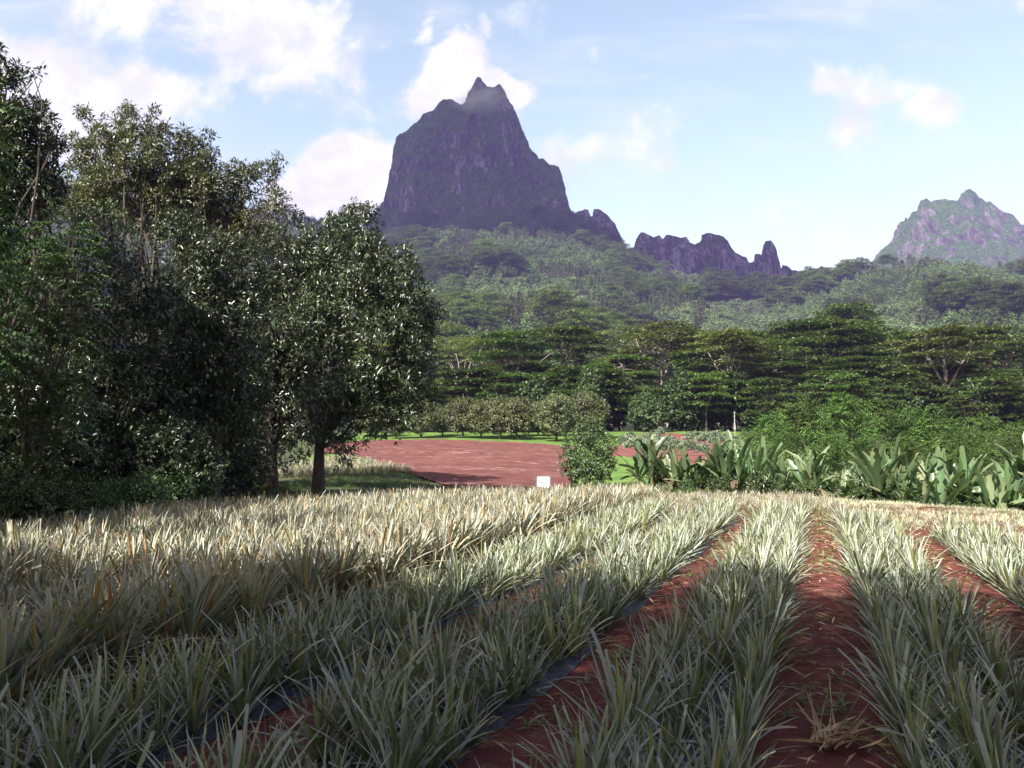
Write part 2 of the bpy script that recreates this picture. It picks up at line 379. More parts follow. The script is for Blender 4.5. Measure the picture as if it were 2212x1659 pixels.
# grass verge, ploughed field, second pineapple patch, lawn below the orchard, far vegetable plot
patch('lawn', hp([(560, 1020), (780, 935), (1600, 932), (1600, 1046), (1240, 1048), (1000, 1046)]) , .9, .012, M_GRASS, .6)
PLOUGH = [(-9, 88), (1.0, 90.5), (7, 90), (11.2, 83), (10.9, 60), (9.4, 42), (7.6, 37.5), (-1.5, 39), (-8, 49), (-17, 63), (-22, 74), (-20, 83)]
PLOUGH = hp([(700, 962), (800, 952), (960, 951), (1130, 957), (1238, 968), (1225, 1020), (1228, 1046)]) + [(4.2, 37.6), (-1.6, 39.5)] + hp([(900, 1030), (830, 1011), (780, 990), (700, 978)])
patch('ploughed_field', PLOUGH, .3, .02, M_PLOUGH, .7, .16)
patch('dirt_track', hp([(1310, 966), (1340, 962), (1400, 975), (1560, 990), (1640, 1000), (1640, 1012), (1500, 1003), (1380, 990), (1312, 985)]), .5, .022, M_TRACK, .5)
PLOT = hp([(1352, 942), (1450, 936), (1560, 945), (1600, 958), (1560, 985), (1450, 985), (1390, 976), (1340, 965)])
patch('vegetable_plot', PLOT, .5, .026, M_TRACK, .4, .05)

# ------------------------------------------------------------------ mountains
def sil_mesh(name, view, Y, depth, base_py, mat, ncol, nrow=80, jag=3.0, butt=45.0, cliff=.35, bx=110., smooth=True, back=.6):
    v = np.asarray(view, float) * K
    w = np.array([at(a, b, Y) for a, b in v])
    # resample by arc length so that steep flanks get columns too
    s = np.concatenate([[0], np.cumsum(np.hypot(np.diff(w[:, 0]), np.diff(w[:, 2])))])
    q = np.linspace(0, s[-1], ncol); X = np.interp(q, s, w[:, 0]); T = np.interp(q, s, w[:, 2])
    T = T + (fbm(q / 16., 0 * q, 3, 4) - .5) * 2.4 * jag * np.clip(np.minimum(np.arange(ncol), ncol - 1 - np.arange(ncol)) / 6., 0, 1)
    X = X + (fbm(q / 11., 0 * q, 9, 3) - .5) * jag
    B = at(512, base_py * K, Y)[2]
    cols = []
    for sign, D, m in ((1, depth * back, max(8, nrow // 3)), (-1, depth, nrow)):
        jj = np.linspace(1, 0, m) if sign > 0 else np.linspace(0, 1, m)[1:]
        J, XX = np.meshgrid(jj, X, indexing='ij'); TT = np.broadcast_to(T, J.shape)
        Z = B + (TT - B) * (1 - J)
        H = np.clip((TT - B), 1, None)
        dd = D * (cliff * J + (1 - cliff) * J ** 3)
        amp = np.clip(J * 5, 0, 1)
        n1 = np.abs(fbm(XX / bx + 3, Z / (bx * 4), Y / 100., 4) - .5) * 2
        n2 = fbm(XX / (bx * .25), Z / (bx * 1.2), 4 + Y / 90., 4) - .5
        n3 = fbm(XX / 18., Z / 30., 11., 4) - .5
        dd = dd + amp * (butt * (.55 - n1) + butt * .55 * n2 + butt * .30 * n3 + butt * .12 * (fbm(XX / 7., Z / 12., 31., 3) - .5) + butt * .025 * np.sin(Z / 11. + 6 * fbm(XX / 90., Z / 60., 41., 2)))
        YY = Y + sign * dd
        XX = XX + amp * (fbm(Z / 60., YY / 60., 5., 3) - .5) * butt * .3
        cols.append(np.stack([XX, YY, Z], -1))
    G = np.concatenate(cols, 0); r = G.shape[0]
    i = (np.arange(r - 1)[:, None] * ncol + np.arange(ncol - 1)[None, :])
    F = np.stack([i, i + ncol, i + ncol + 1, i + 1], -1).reshape(-1, 4)
    return struct(name, mk_mesh(name, G.reshape(-1, 3), [F], smooth), mat)

PEAK = [(640, 560), (760, 505), (810, 462), (832, 425), (842, 385), (848, 340), (855, 300), (862, 290), (880, 283), (898, 268), (915, 246), (935, 236), (950, 222), (962, 216), (972, 215), (985, 217), (998, 222), (1006, 218), (1009, 200), (1018, 190), (1028, 176), (1034, 169), (1040, 169), (1047, 178), (1052, 184), (1066, 186), (1082, 186), (1092, 200), (1104, 220), (1116, 248), (1128, 275), (1136, 300), (1150, 325), (1165, 342), (1180, 352), (1196, 360), (1206, 362), (1214, 380), (1220, 405), (1226, 432), (1234, 460), (1248, 500), (1270, 560)]
sil_mesh('mountain', PEAK, 1500, 190, 640, M_ROCK, 720, 230, 5.5, 70, .30, 120.)
sil_mesh('rock_ridge', [(1225, 560), (1236, 470), (1242, 461), (1250, 457), (1262, 451), (1270, 453), (1276, 466), (1280, 466), (1283, 452), (1292, 451), (1304, 458), (1316, 470), (1328, 484), (1337, 500), (1350, 530), (1372, 640)], 1330, 70, 660, M_ROCK2, 260, 80, 3.0, 26, .35, 55.)
sil_mesh('rock_ridge', [(1340, 640), (1366, 545), (1370, 524), (1378, 508), (1386, 500), (1394, 503), (1402, 508), (1412, 512), (1424, 510), (1432, 517), (1440, 508), (1452, 508), (1466, 512), (1482, 510), (1490, 522), (1502, 530), (1512, 524), (1516, 508), (1530, 505), (1548, 505), (1564, 508), (1572, 520), (1578, 536), (1586, 545), (1600, 552), (1612, 558), (1620, 570), (1627, 566), (1630, 551), (1640, 549), (1646, 552), (1648, 530), (1654, 522), (1664, 522), (1673, 530), (1680, 552), (1686, 582), (1690, 570), (1700, 572), (1710, 584), (1730, 590), (1752, 580), (1775, 576), (1790, 590), (1810, 572), (1826, 564), (1840, 566), (1850, 578), (1880, 600), (1910, 660)], 1420, 80, 690, M_ROCK2, 700, 90, 4.0, 30, .35, 60.)
sil_mesh('mountain', [(1800, 640), (1880, 570), (1896, 548), (1915, 530), (1930, 510), (1938, 488), (1950, 478), (1958, 466), (1962, 474), (1970, 460), (1980, 455), (1990, 436), (2000, 430), (2010, 437), (2020, 430), (2035, 432), (2052, 434), (2066, 430), (2076, 420), (2086, 408), (2094, 407), (2104, 416), (2120, 426), (2134, 436), (2150, 444), (2170, 455), (2190, 466), (2200, 480), (2225, 490), (2270, 500), (2340, 540), (2420, 520), (2520, 580), (2650, 660)], 2100, 420, 720, M_ROCK3, 560, 190, 7.0, 110, .5, 170.)

# ------------------------------------------------------------------ plant builders
def strap_leaves(n, az, th0, bend, L, W, nseg=6, fold=.28, base=None, twist=None, cut=None):
    """n strap leaves from the plant's heart; returns V, F(quads), t"""
    s = np.linspace(0, 1, nseg + 1)
    th = th0[:, None] + bend[:, None] * s[None, :] ** 1.3
    ds = L[:, None] / nseg
    r = np.concatenate([np.zeros((n, 1)), np.cumsum(np.sin((th[:, 1:] + th[:, :-1]) / 2) * ds, 1)], 1)
    z = np.concatenate([np.zeros((n, 1)), np.cumsum(np.cos((th[:, 1:] + th[:, :-1]) / 2) * ds, 1)], 1)
    ca, sa = np.cos(az)[:, None], np.sin(az)[:, None]
    C = np.stack([r * ca, r * sa, z], -1)
    if base is not None: C = C + base[:, None, :]
    side = np.stack([-sa * np.ones_like(r), ca * np.ones_like(r), np.zeros_like(r)], -1)
    nor = np.stack([-np.cos(th) * ca, -np.cos(th) * sa, np.sin(th)], -1)
    w = W[:, None] * np.clip(1 - s[None, :] ** 2.6, .0, 1) * (.8 + .2 * np.sin(pi * np.clip(s * 1.4, 0, 1)))[None, :]
    if cut is not None: w = np.where(cut[:, None], W[:, None] * (1 - .35 * s[None, :] ** 2), w)
    w = np.maximum(w, .0015)
    if twist is not None:
        a = twist[:, None] * s[None, :]
        side, nor = side * np.cos(a)[..., None] + nor * np.sin(a)[..., None], nor * np.cos(a)[..., None] - side * np.sin(a)[..., None]
    hw = w[..., None] / 2
    Lf = C - side * hw + nor * hw * fold * 2; Rt = C + side * hw + nor * hw * fold * 2
    V = np.stack([Lf, C, Rt], 2)                                  # n, seg+1, 3, 3
    base_i = (np.arange(n) * (nseg + 1) * 3)[:, None, None] + (np.arange(nseg) * 3)[None, :, None]
    F = np.concatenate([np.stack([base_i + k, base_i + k + 1, base_i + k + 4, base_i + k + 3], -1) for k in (0, 1)], 2).reshape(-1, 4)
    t = np.broadcast_to(s[None, :, None], (n, nseg + 1, 3)).ravel()
    return V.reshape(-1, 3), F, t

def pineapple_mesh(name, rs, n=26, Lmax=.72, wmax=.040, spread=1.0, old=False):
    k = np.arange(n) / (n - 1.0)
    az = np.arange(n) * 2.39996 + rs.normal(0, .25, n)
    th0 = np.radians((46 * (1 - k) ** 1.1 + 5) * spread + rs.normal(0, 4, n)); th0 = np.clip(th0, .02, 1.45)
    bend = np.radians(rs.normal(12, 12, n) + 16 * (1 - k)) * spread
    L = Lmax * (.70 + .42 * np.sin(pi * (.20 + .62 * k))) * rs.uniform(.8, 1.08, n) * .9
    if old:
        low = k < .34
        th0 = np.where(low, np.radians(rs.uniform(50, 88, n)), th0); bend = np.where(low, np.radians(rs.uniform(5, 50, n)), bend)
        L = np.where(low, L * 1.15, L)
    W = wmax * rs.uniform(.8, 1.15, n)
    base = np.stack([.02 * np.cos(az), .02 * np.sin(az), .02 + .10 * k], -1)
    V, F, t = strap_leaves(n, az, th0, bend, L, W, 6, .30, base, rs.normal(0, .35, n), rs.random(n) < .16)
    at_ = {'t': t}
    if old: at_['d'] = np.repeat((rs.random(n) < np.where(k < .38, .72, .07)) * rs.uniform(.6, 1, n), 21)
    return mk_mesh(name, V, [F], True, at_)

def kite_leaves(P, D, N, L, W, bendz=0.0):
    """small leaves: two triangles folded along the midrib"""
    n = len(P); S = unit(np.cross(D, N)); N2 = np.cross(S, D)
    L = np.broadcast_to(L, (n,))[:, None]; W = np.broadcast_to(W, (n,))[:, None]
    mid = P + D * L * .45
    V = np.stack([P, mid - S * W / 2 + N2 * W * .14, P + D * L + N2 * (-L * bendz), mid + S * W / 2 + N2 * W * .14], 1)
    b = np.arange(n)[:, None] * 4
    F = np.concatenate([b + [0, 2, 1], b + [0, 3, 2]])
    return V.reshape(-1, 3), F

def lobes_surface(lobes, n, rs, shell=(.72, 1.06), upbias=.25, keep=.12, bottom=-1.0):
    lb = np.asarray(lobes, float)
    area = (lb[:, 3] * lb[:, 4] + lb[:, 3] * lb[:, 5] + lb[:, 4] * lb[:, 5]); pr = area / area.sum()
    P, D = [], []; got = 0
    while got < n:
        m = int((n - got) * 2.2) + 50
        k = rs.choice(len(lb), m, p=pr)
        d = unit(rs.normal(size=(m, 3)) + [0, 0, upbias])
        r = rs.uniform(shell[0], shell[1], m) ** 1.0
        r *= .74 + .52 * fbm(d[:, 0] * 2.2 + k * 3.1, d[:, 1] * 2.2, d[:, 2] * 2.2, 3)
        p = lb[k, :3] + d * lb[k, 3:6] * r[:, None]
        q = ((p[:, None, :] - lb[None, :, :3]) / lb[None, :, 3:6]); q = (q ** 2).sum(-1); q[np.arange(m), k] = 9
        ok = (q.min(1) > .42) | (rs.random(m) < keep)
        ok &= p[:, 2] > bottom
        P.append(p[ok]); D.append(unit(d / lb[k, 3:6])[ok]); got += ok.sum()
    return np.concatenate(P)[:n], np.concatenate(D)[:n]

def rosettes(P, D, rs, k, L, W, droop=.35, spread=1.0, lj=.25):
    """k leaves round each twig end"""
    n = len(P)
    d = unit(D[:, None, :] * .55 + rs.normal(size=(n, k, 3)) * .62 * spread + np.array([0, 0, .15 - droop]))
    nor = unit(D[:, None, :] + np.array([0, 0, .9]) + rs.normal(size=(n, k, 3)) * .35)
    p = P[:, None, :] + d * L * .25 + rs.normal(size=(n, k, 3)) * L * .25
    l = L * rs.uniform(1 - lj, 1 + lj, (n, k)); w = W * rs.uniform(.8, 1.2, (n, k))
    return kite_leaves(p.reshape(-1, 3), d.reshape(-1, 3), nor.reshape(-1, 3), l.ravel(), w.ravel(), .12)

def limb(a, b, rs, sag=.12, n=7):
    a = np.asarray(a, float); b = np.asarray(b, float); t = np.linspace(0, 1, n)[:, None]
    L = np.linalg.norm(b - a)
    off = unit(rs.normal(size=3)) * L * sag
    p = a + (b - a) * t + off * np.sin(pi * t) + rs.normal(size=(n, 3)) * L * .02 * np.sin(pi * t)
    p[:, 2] += L * .08 * np.sin(pi * t[:, 0])
    return p

def tree_wood(lobes, h0, r0, rs, lean=(0, 0), n=8, twigs=0, rmin=.012):
    """trunk that splits into limbs reaching every lobe"""
    mb = MB(); lb = np.asarray(lobes, float)
    top = np.array([lean[0], lean[1], h0])
    tr = np.array([[0, 0, -.25], [0, 0, .0], [lean[0] * .25, lean[1] * .25, h0 * .4], top * [.7, .7, .75], top])
    mb.tube(tr, [r0 * 1.5, r0 * 1.25, r0, r0 * .85, r0 * .72], n)
    for l in lb:
        c = l[:3] + rs.normal(size=3) * .12 * l[3:6]
        p = limb(tr[3] if rs.random() < .4 else top, c, rs)
        r1 = r0 * .45 * min(1.0, (l[3] / lb[:, 3].max()) ** .5)
        mb.tube(p, np.linspace(r1, r1 * .28, len(p)), 6)
        for _ in range(twigs):
            e = l[:3] + unit(rs.normal(size=3) + [0, 0, .35]) * l[3:6] * rs.uniform(.75, 1.0)
            q = limb(p[rs.integers(3, len(p))], e, rs, .1, 5)
            mb.tube(q, np.linspace(r1 * .3, max(rmin, r1 * .08), 5), 4)
    return mb

def blob_lobes(rs, n, R0, H0, H1, lr=(.42, .62), flat=.8, cone=0.0):
    """n ellipsoidal clumps filling a crown of radius R0 between heights H0 and H1"""
    out = []
    for k in range(n):
        t = (k + .5) / n; z = H0 + (H1 - H0) * t
        prof = math.sin(pi * (.18 + .74 * t)) * (1 - cone * t)
        a = k * 2.399 + rs.normal(0, .3); rr = R0 * prof * rs.uniform(.30, .68)
        r = R0 * rs.uniform(*lr) * (.6 + .4 * prof)
        out.append((rr * math.cos(a), rr * math.sin(a), z, r, r, r * flat))
    return out

def pads_tree(rs, H, Rc, npad, leaf, per, flat=.10, low=.45, trunks=1, droop=.0, padr=(.26, .46)):
    """umbrella tree: level plates of tiny foliage on rising, forking limbs"""
    mb = MB(); PV_, PF_ = [], []; nv = 0
    fork = H * rs.uniform(.38, .5)
    mains = []
    nm = rs.integers(4, 7)
    mb.tube([[0, 0, -.4], [0, 0, 0], [rs.normal(0, .02) * H, rs.normal(0, .02) * H, fork * .55], [0, 0, fork]], np.array([1.4, 1.1, .9, .75]) * H * .018, 7)
    for k in range(nm):
        a = 2 * pi * k / nm + rs.normal(0, .3)
        e = np.array([math.cos(a) * Rc * .5, math.sin(a) * Rc * .5, H * rs.uniform(.82, .94)])
        p = limb([0, 0, fork * rs.uniform(.8, 1)], e, rs, .08)
        mb.tube(p, np.linspace(H * .011, H * .004, len(p)), 5); mains.append(p)
    for k in range(npad):
        t = (k + .5) / npad
        nt = 5; tq = (math.floor(t ** .72 * nt) + .5) / nt
        z = H * (low + (1 - low) * tq) + rs.normal(0, .018) * H
        dome = math.sqrt(max(.02, 1 - ((z / H - low) / (1.02 - low)) ** 2.6))
        rr = Rc * dome * math.sqrt(rs.uniform(.02, 1)) * .92
        if t < .55: rr = max(rr, Rc * .45)
        a = rs.uniform(0, 2 * pi); c = np.array([rr * math.cos(a), rr * math.sin(a), z])
        pr = Rc * rs.uniform(*padr)
        m = mains[rs.integers(0, nm)]; q = limb(m[rs.integers(2, len(m))], c, rs, .08, 5)
        mb.tube(q, np.linspace(H * .005, H * .0015, 5), 4)
        n = max(6, int(per * (pr / Rc / .32) ** 2))
        th = rs.uniform(0, 2 * pi, n); r = np.sqrt(rs.uniform(0, 1, n)) * pr * (.75 + .35 * vnoise(np.cos(th) * 1.6 + k, np.sin(th) * 1.6))
        P = np.stack([c[0] + r * np.cos(th), c[1] + r * np.sin(th) * .9, c[2] + pr * flat * (1.6 * (1 - (r / pr) ** 2) - 1) + rs.normal(0, pr * .045, n)], -1)
        D = unit(np.stack([np.cos(th), np.sin(th), rs.normal(-droop, .22, n)], -1) + rs.normal(size=(n, 3)) * [.5, .5, .12])
        N = unit(np.array([0, 0, 1.0]) + rs.normal(size=(n, 3)) * .2)
        V, F = kite_leaves(P, D, N, leaf * rs.uniform(.7, 1.35, n), leaf * .62 * rs.uniform(.7, 1.3, n))
        PV_.append(V); PF_.append(F + nv); nv += len(V)
    return mb, np.concatenate(PV_), np.concatenate(PF_)

def round_tree(rs, H, Rc, nlobe, ncl, k, L, W, h0=None, base=.12, cone=0.0, twigs=2, r0=None, keep=.12, lr=(.42, .62), flat=.8, droop=.35):
    lobes = blob_lobes(rs, nlobe, Rc, H * (base + .10), H * .88, lr, flat, cone)
    P, D = lobes_surface(lobes, ncl, rs, keep=keep, bottom=H * base * .6)
    V, F = rosettes(P, D, rs, k, L, W, droop)
    wood = tree_wood(lobes, h0 or H * .35, r0 or H * .022, rs, (rs.normal(0, .02) * H, rs.normal(0, .02) * H), 8, twigs)
    return wood, V, F

class Tree:
    """meshes of one tree, placed as often as wanted"""
    def __init__(s, name, wood, V, F, bark, leaf):
        s.w = wood.mesh('trunk', True) if wood else None; s.c = mk_mesh('crown', V, [F]); s.name = name; s.bark = bark; s.leaf = leaf
        if s.w: s.w.materials.append(bark)
        s.c.materials.append(leaf)
    def put(s, loc, rz, sc, label, cat='tree', group=None, name=None):
        r = root(name or s.name, loc, rz, sc)
        if s.w: link('trunk', s.w, None, r)
        link('crown', s.c, None, r)
        return tag(r, label, cat, group)
    def proto(s, nm):
        """one joined mesh for the unlinked sources of the far forest"""
        me = s.c
        o = bpy.data.objects.new(nm, me)
        return o

# ------------------------------------------------------------------ scatter (stuff only)
def scatter(name, P, rot, scl, idx, protos, label=None, cat=None):
    me = bpy.data.meshes.new(name); me.vertices.add(len(P)); me.vertices.foreach_set('co', np.asarray(P, np.float32).ravel())
    a = me.attributes.new('rot', 'FLOAT_VECTOR', 'POINT'); a.data.foreach_set('vector', np.asarray(rot, np.float32).ravel())
    a = me.attributes.new('scl', 'FLOAT_VECTOR', 'POINT'); a.data.foreach_set('vector', np.asarray(scl, np.float32).ravel())
    a = me.attributes.new('idx', 'INT', 'POINT'); a.data.foreach_set('value', np.asarray(idx, np.int32))
    me.update()
    o = link(name, me); o['kind'] = 'stuff'
    if label: o['label'] = label
    if cat: o['category'] = cat
    c = bpy.data.collections.new(name + '_source')
    for k, p in enumerate(protos):
        p.name = '%s_%02d' % (name, k); c.objects.link(p)
    ng = bpy.data.node_groups.new(name, 'GeometryNodeTree')
    ng.interface.new_socket('Geometry', in_out='INPUT', socket_type='NodeSocketGeometry'); ng.interface.new_socket('Geometry', in_out='OUTPUT', socket_type='NodeSocketGeometry')
    N = ng.nodes; gi = N.new('NodeGroupInput'); go = N.new('NodeGroupOutput')
    iop = N.new('GeometryNodeInstanceOnPoints'); ci = N.new('GeometryNodeCollectionInfo')
    ci.inputs['Collection'].default_value = c; ci.inputs['Separate Children'].default_value = True; ci.inputs['Reset Children'].default_value = True
    def attr(nm, dt):
        n = N.new('GeometryNodeInputNamedAttribute'); n.data_type = dt; n.inputs['Name'].default_value = nm
        return [s for s in n.outputs if s.enabled and s.name == 'Attribute'][0]
    e2r = N.new('FunctionNodeEulerToRotation')
    L = ng.links
    L.new(gi.outputs[0], iop.inputs['Points']); L.new(ci.outputs[0], iop.inputs['Instance'])
    iop.inputs['Pick Instance'].default_value = True
    L.new(attr('idx', 'INT'), iop.inputs['Instance Index']); L.new(attr('rot', 'FLOAT_VECTOR'), e2r.inputs[0]); L.new(e2r.outputs[0], iop.inputs['Rotation'])
    L.new(attr('scl', 'FLOAT_VECTOR'), iop.inputs['Scale'])
    L.new(iop.outputs[0], go.inputs[0])
    mod = o.modifiers.new('scatter', 'NODES'); mod.node_group = ng
    return o


# ------------------------------------------------------------------ trees at the left-hand edge of the field
def view_lobes(lobes, Y, loc):
    out = []
    for vx, vy, rv, dy, *e in lobes:
        c = at(vx * K, vy * K, Y + dy); r = rv * K / FPX * (Y + dy)
        ex = e[0] if e else 1.0
        out.append((c[0] - loc[0], c[1] - loc[1], c[2] - loc[2], r, r, r * ex))
    return out

def left_tree(name, lobes, Y, tx, ncl, k, L, W, leaf, label, seed, h0=3.0, r0=.2, twigs=3, keep=.15, shell=(.7, 1.08), bark=None, group='broadleaf trees along the shaded edge of the field', droop=.35):
    rs = np.random.default_rng(seed)
    loc = gpt(tx * K, Y); lb = view_lobes(lobes, Y, loc)
    subs = []
    for l in lb:                                                     # every clump carries smaller leaf clumps with dark gaps between
        m_ = int(np.clip(11 * (l[3] / 1.2) ** 1.3, 5, 26))
        for _ in range(m_):
            d_ = unit(rs.normal(size=3) + [0, 0, .3]); q = rs.uniform(.24, .40)
            subs.append(tuple(np.array(l[:3]) + d_ * np.array(l[3:6]) * rs.uniform(.66, .98)) + (l[3] * q, l[3] * q, l[5] * q * .72))
    P1, D1 = lobes_surface(subs, int(ncl * .82), rs, (.75, 1.1), .45, keep=.35, bottom=.15)
    P2, D2 = lobes_surface(lb, int(ncl * .24), rs, (.35, .85), keep=.5, bottom=.15)
    P = np.concatenate([P1, P2]); D = np.concatenate([D1, D2])
    V, F = rosettes(P, D, rs, k, L, W, droop)
    wood = tree_wood(lb, h0, r0, rs, (rs.normal(0, .15), rs.normal(0, .15)), 9, twigs)
    return Tree(name, wood, V, F, bark or M_BARK, leaf), loc, label, group

LEFT = []
LEFT.append(left_tree('mango_tree', [(770, 500, 70, 0), (720, 560, 85, .8), (800, 590, 85, -.4), (850, 640, 90, -.6), (760, 680, 110, -1.0), (880, 720, 66, -.2), (885, 835, 62, 0), (912, 870, 42, .2), (850, 905, 55, -.3), (905, 690, 50, -.1), (908, 765, 48, -.2), (830, 760, 85, -1.3), (740, 800, 95, -1.0), (860, 830, 72, -.4), (790, 880, 70, -1.0), (700, 880, 80, .2), (695, 940, 46, .3), (740, 945, 42, -.8), (735, 985, 26, -.9), (770, 955, 26, -.8), (770, 462, 34, .3), (680, 640, 80, .8), (690, 740, 80, .4)],
    32, 690, 4600, 9, .20, .066, M_MANGO, 'glossy mango tree nearest the ploughed red field, its trunk bare at the base', 21, 2.2, .23))
LEFT.append(left_tree('mango_tree', [(640, 600, 90, 0), (600, 690, 100, -.5), (660, 780, 90, 0), (600, 850, 90, .3), (560, 780, 80, .2), (620, 500, 50, .8), (650, 900, 55, .2), (560, 640, 70, .5), (600, 930, 60, .6), (555, 950, 50, .8), (640, 950, 44, .8), (520, 960, 50, 1)],
    34, 592, 3400, 9, .20, .066, M_MANGO, 'dark mango tree with the second trunk from the ploughed field', 22, 2.4, .22))
LEFT.append(left_tree('mango_tree', [(470, 560, 90, 0), (420, 640, 100, -.6), (500, 680, 90, -.5), (450, 760, 100, -.4), (380, 740, 80, 0), (520, 820, 80, 0), (430, 880, 90, -.2), (350, 840, 80, .3), (500, 930, 50, .5), (390, 520, 70, .3), (400, 960, 70, .6), (460, 985, 45, .9), (330, 950, 80, .8), (520, 880, 60, .8)],
    27, 465, 4300, 9, .18, .06, M_MANGO, 'dense dark mango tree with low hanging fruit-bearing sprays over the shaded field edge', 23, 2.0, .2))
LEFT.append(left_tree('broadleaf_tree', [(390, 330, 52, 0), (440, 370, 60, .5), (480, 420, 62, 0), (530, 400, 45, .6), (580, 370, 34, .3), (600, 440, 36, 0), (550, 480, 58, .5), (420, 450, 70, 0), (480, 520, 70, .6), (590, 540, 40, .4), (350, 400, 55, .8), (600, 345, 16, .2), (450, 300, 18, 0), (395, 285, 20, 0)],
    36, 505, 2900, 8, .20, .064, M_TALL, 'tall airy broadleaf tree with grey bare twigs among its top leaves', 24, 5.0, .2, 5, .3, (.45, 1.15)))
LEFT.append(left_tree('broadleaf_tree', [(290, 270, 42, 0), (330, 300, 46, .5), (250, 310, 50, 0), (300, 350, 62, -.3), (220, 350, 55, .4), (350, 380, 55, .2), (260, 420, 70, 0), (320, 460, 75, .4), (180, 300, 36, .3), (170, 380, 50, .5), (200, 460, 70, .6), (330, 245, 18, 0), (275, 240, 20, 0), (180, 245, 20, .3), (160, 450, 60, .4), (390, 440, 60, .5)],
    35, 330, 3300, 8, .20, .064, M_TALL, 'tall open-crowned broadleaf tree with sky showing through its upper branches', 25, 5.0, .22, 5, .3, (.45, 1.15)))
LEFT.append(left_tree('broadleaf_tree', [(20, 200, 60, 0), (60, 250, 60, 0), (0, 300, 90, 0), (80, 330, 60, .4), (40, 390, 90, .2), (-60, 250, 90, .5), (100, 400, 55, .3), (-40, 400, 90, .6), (10, 150, 34, 0), (40, 480, 100, .6), (120, 300, 26, 0), (70, 165, 20, 0), (-90, 330, 100, .8), (-10, 110, 20, .3)],
    20, -10, 3000, 8, .15, .05, M_MANGO, 'tallest dark tree cut off by the edge of the photo beside the field', 26, 3.5, .2, 3, .2, (.6, 1.1)))
LEFT.append(left_tree('broadleaf_tree', [(200, 560, 90, 0), (280, 620, 100, 0), (150, 680, 100, .3), (250, 740, 110, .2), (330, 700, 80, .3), (200, 840, 110, .4), (300, 860, 100, .4), (120, 860, 90, .8), (260, 960, 80, .5), (370, 960, 60, .8), (150, 960, 80, .8), (230, 480, 60, .4), (60, 960, 90, 1.2), (0, 900, 100, 1.4), (300, 1000, 60, 1.0), (200, 1010, 60, 1.0), (40, 760, 110, 1.5), (60, 620, 100, 1.5)],
    24, 250, 4200, 8, .18, .06, M_MANGO, 'black-green tree in deep shade behind the feathery-leaved tree', 27, 1.6, .16, 2))
for T_, loc, lab, grp in LEFT:
    T_.put(loc, 0, 1, lab, 'tree', grp)

# feathery tree in front: sprays of drooping compound leaves
def frond_cloud(P, D, rs, L, nl, lw):
    n = len(P); s = np.linspace(.12, 1, nl)
    d = unit(D * [1, 1, .35] + rs.normal(size=(n, 3)) * .35)
    l = L * rs.uniform(.7, 1.2, n)
    up = np.array([0, 0, 1.0])
    C = P[:, None, :] + d[:, None, :] * (s[None, :, None] * l[:, None, None]) + up * (l[:, None, None] * (.18 * s - .48 * s ** 2)[None, :, None])
    T = unit(np.gradient(C, axis=1)); S = unit(np.cross(T, up))
    out_V, out_F, off = [], [], 0
    for sg in (-1, 1):
        dd = unit(S * sg + T * .35 + np.array([0, 0, -.45]) + rs.normal(size=C.shape) * .12)
        ll = lw * 2.6 * np.sin(pi * np.clip(.18 + .78 * s, 0, 1))[None, :] * rs.uniform(.85, 1.15, (n, nl))
        nn = unit(up - dd * dd[..., 2:3] + rs.normal(size=C.shape) * .1)
        V, F = kite_leaves(C.reshape(-1, 3), dd.reshape(-1, 3), nn.reshape(-1, 3), ll.ravel(), (ll * .42).ravel(), .15)
        out_V.append(V); out_F.append(F + off); off += len(V)
    return np.concatenate(out_V), np.concatenate(out_F)

def pinnate_tree(lobes, Y, tx, n, L, lw, seed, label, nl=9, h0=1.4, leaf=None, keep=.2):
    rs = np.random.default_rng(seed); loc = gpt(tx * K, Y); lb = view_lobes(lobes, Y, loc)
    P, D = lobes_surface(lb, n, rs, (.55, 1.0), keep=keep, bottom=.2)
    V, F = frond_cloud(P, D, rs, L, nl, lw)
    t = Tree('feathery_tree', tree_wood(lb, h0, .09, rs, (0, 0), 8, 3), V, F, M_BARK, leaf or M_PINN)
    t.put(loc, 0, 1, label, 'tree', 'feathery-leaved trees in front of the dark trees')
pinnate_tree([(130, 510, 55, 0), (60, 560, 60, .2), (170, 590, 60, -.2), (90, 640, 75, -.2), (170, 680, 50, 0), (40, 720, 70, 0), (120, 760, 80, -.2), (60, 830, 80, 0), (150, 860, 55, .1), (20, 900, 70, .2), (120, 930, 60, .2), (0, 600, 60, .4)],
             17, 70, 620, .52, .055, 31, 'pale feathery-leaved tree with drooping sprays in front of the black-green trees')
pinnate_tree([(-20, 250, 30, 0), (-30, 420, 40, 0), (-60, 330, 50, 0), (-70, 480, 60, 0), (-90, 600, 70, .2), (-80, 750, 80, 0)],
             11, -90, 260, .6, .055, 32, 'bright feathery branch tips poking in from beyond the edge of the photo')
# hanging fruit on the dark mango
rs = np.random.default_rng(33)
for k, (vx, vy) in enumerate([(440, 745), (455, 800), (465, 808), (448, 812)]):
    mb = MB(); c = np.zeros(3); zz = np.linspace(-1, 1, 7)
    mb.tube(np.stack([zz * 0, zz * .004, zz * .07], -1), .045 * np.sqrt(np.clip(1.02 - zz ** 2, 0, 1)) * (1 + .12 * -zz), 9)
    st = MB(); st.tube([[0, 0, .068], [.01, 0, .2], [0, .02, .34]], .006, 4)
    r_ = root('mango_fruit', at(vx * K, vy * K, 24.6))
    link('flesh', mb.mesh('flesh', True), M_VINE, r_); link('stalk', st.mesh('stalk'), M_BARK, r_)
    tag(r_, ['single yellow-green mango hanging above the fruiting spray', 'upper mango of the three hanging together on the shaded spray', 'lowest-hanging mango at the pale leaf tips of the spray', 'mango on the field side of the three hanging together'][k], 'fruit', 'mangoes hanging from the dense dark tree')

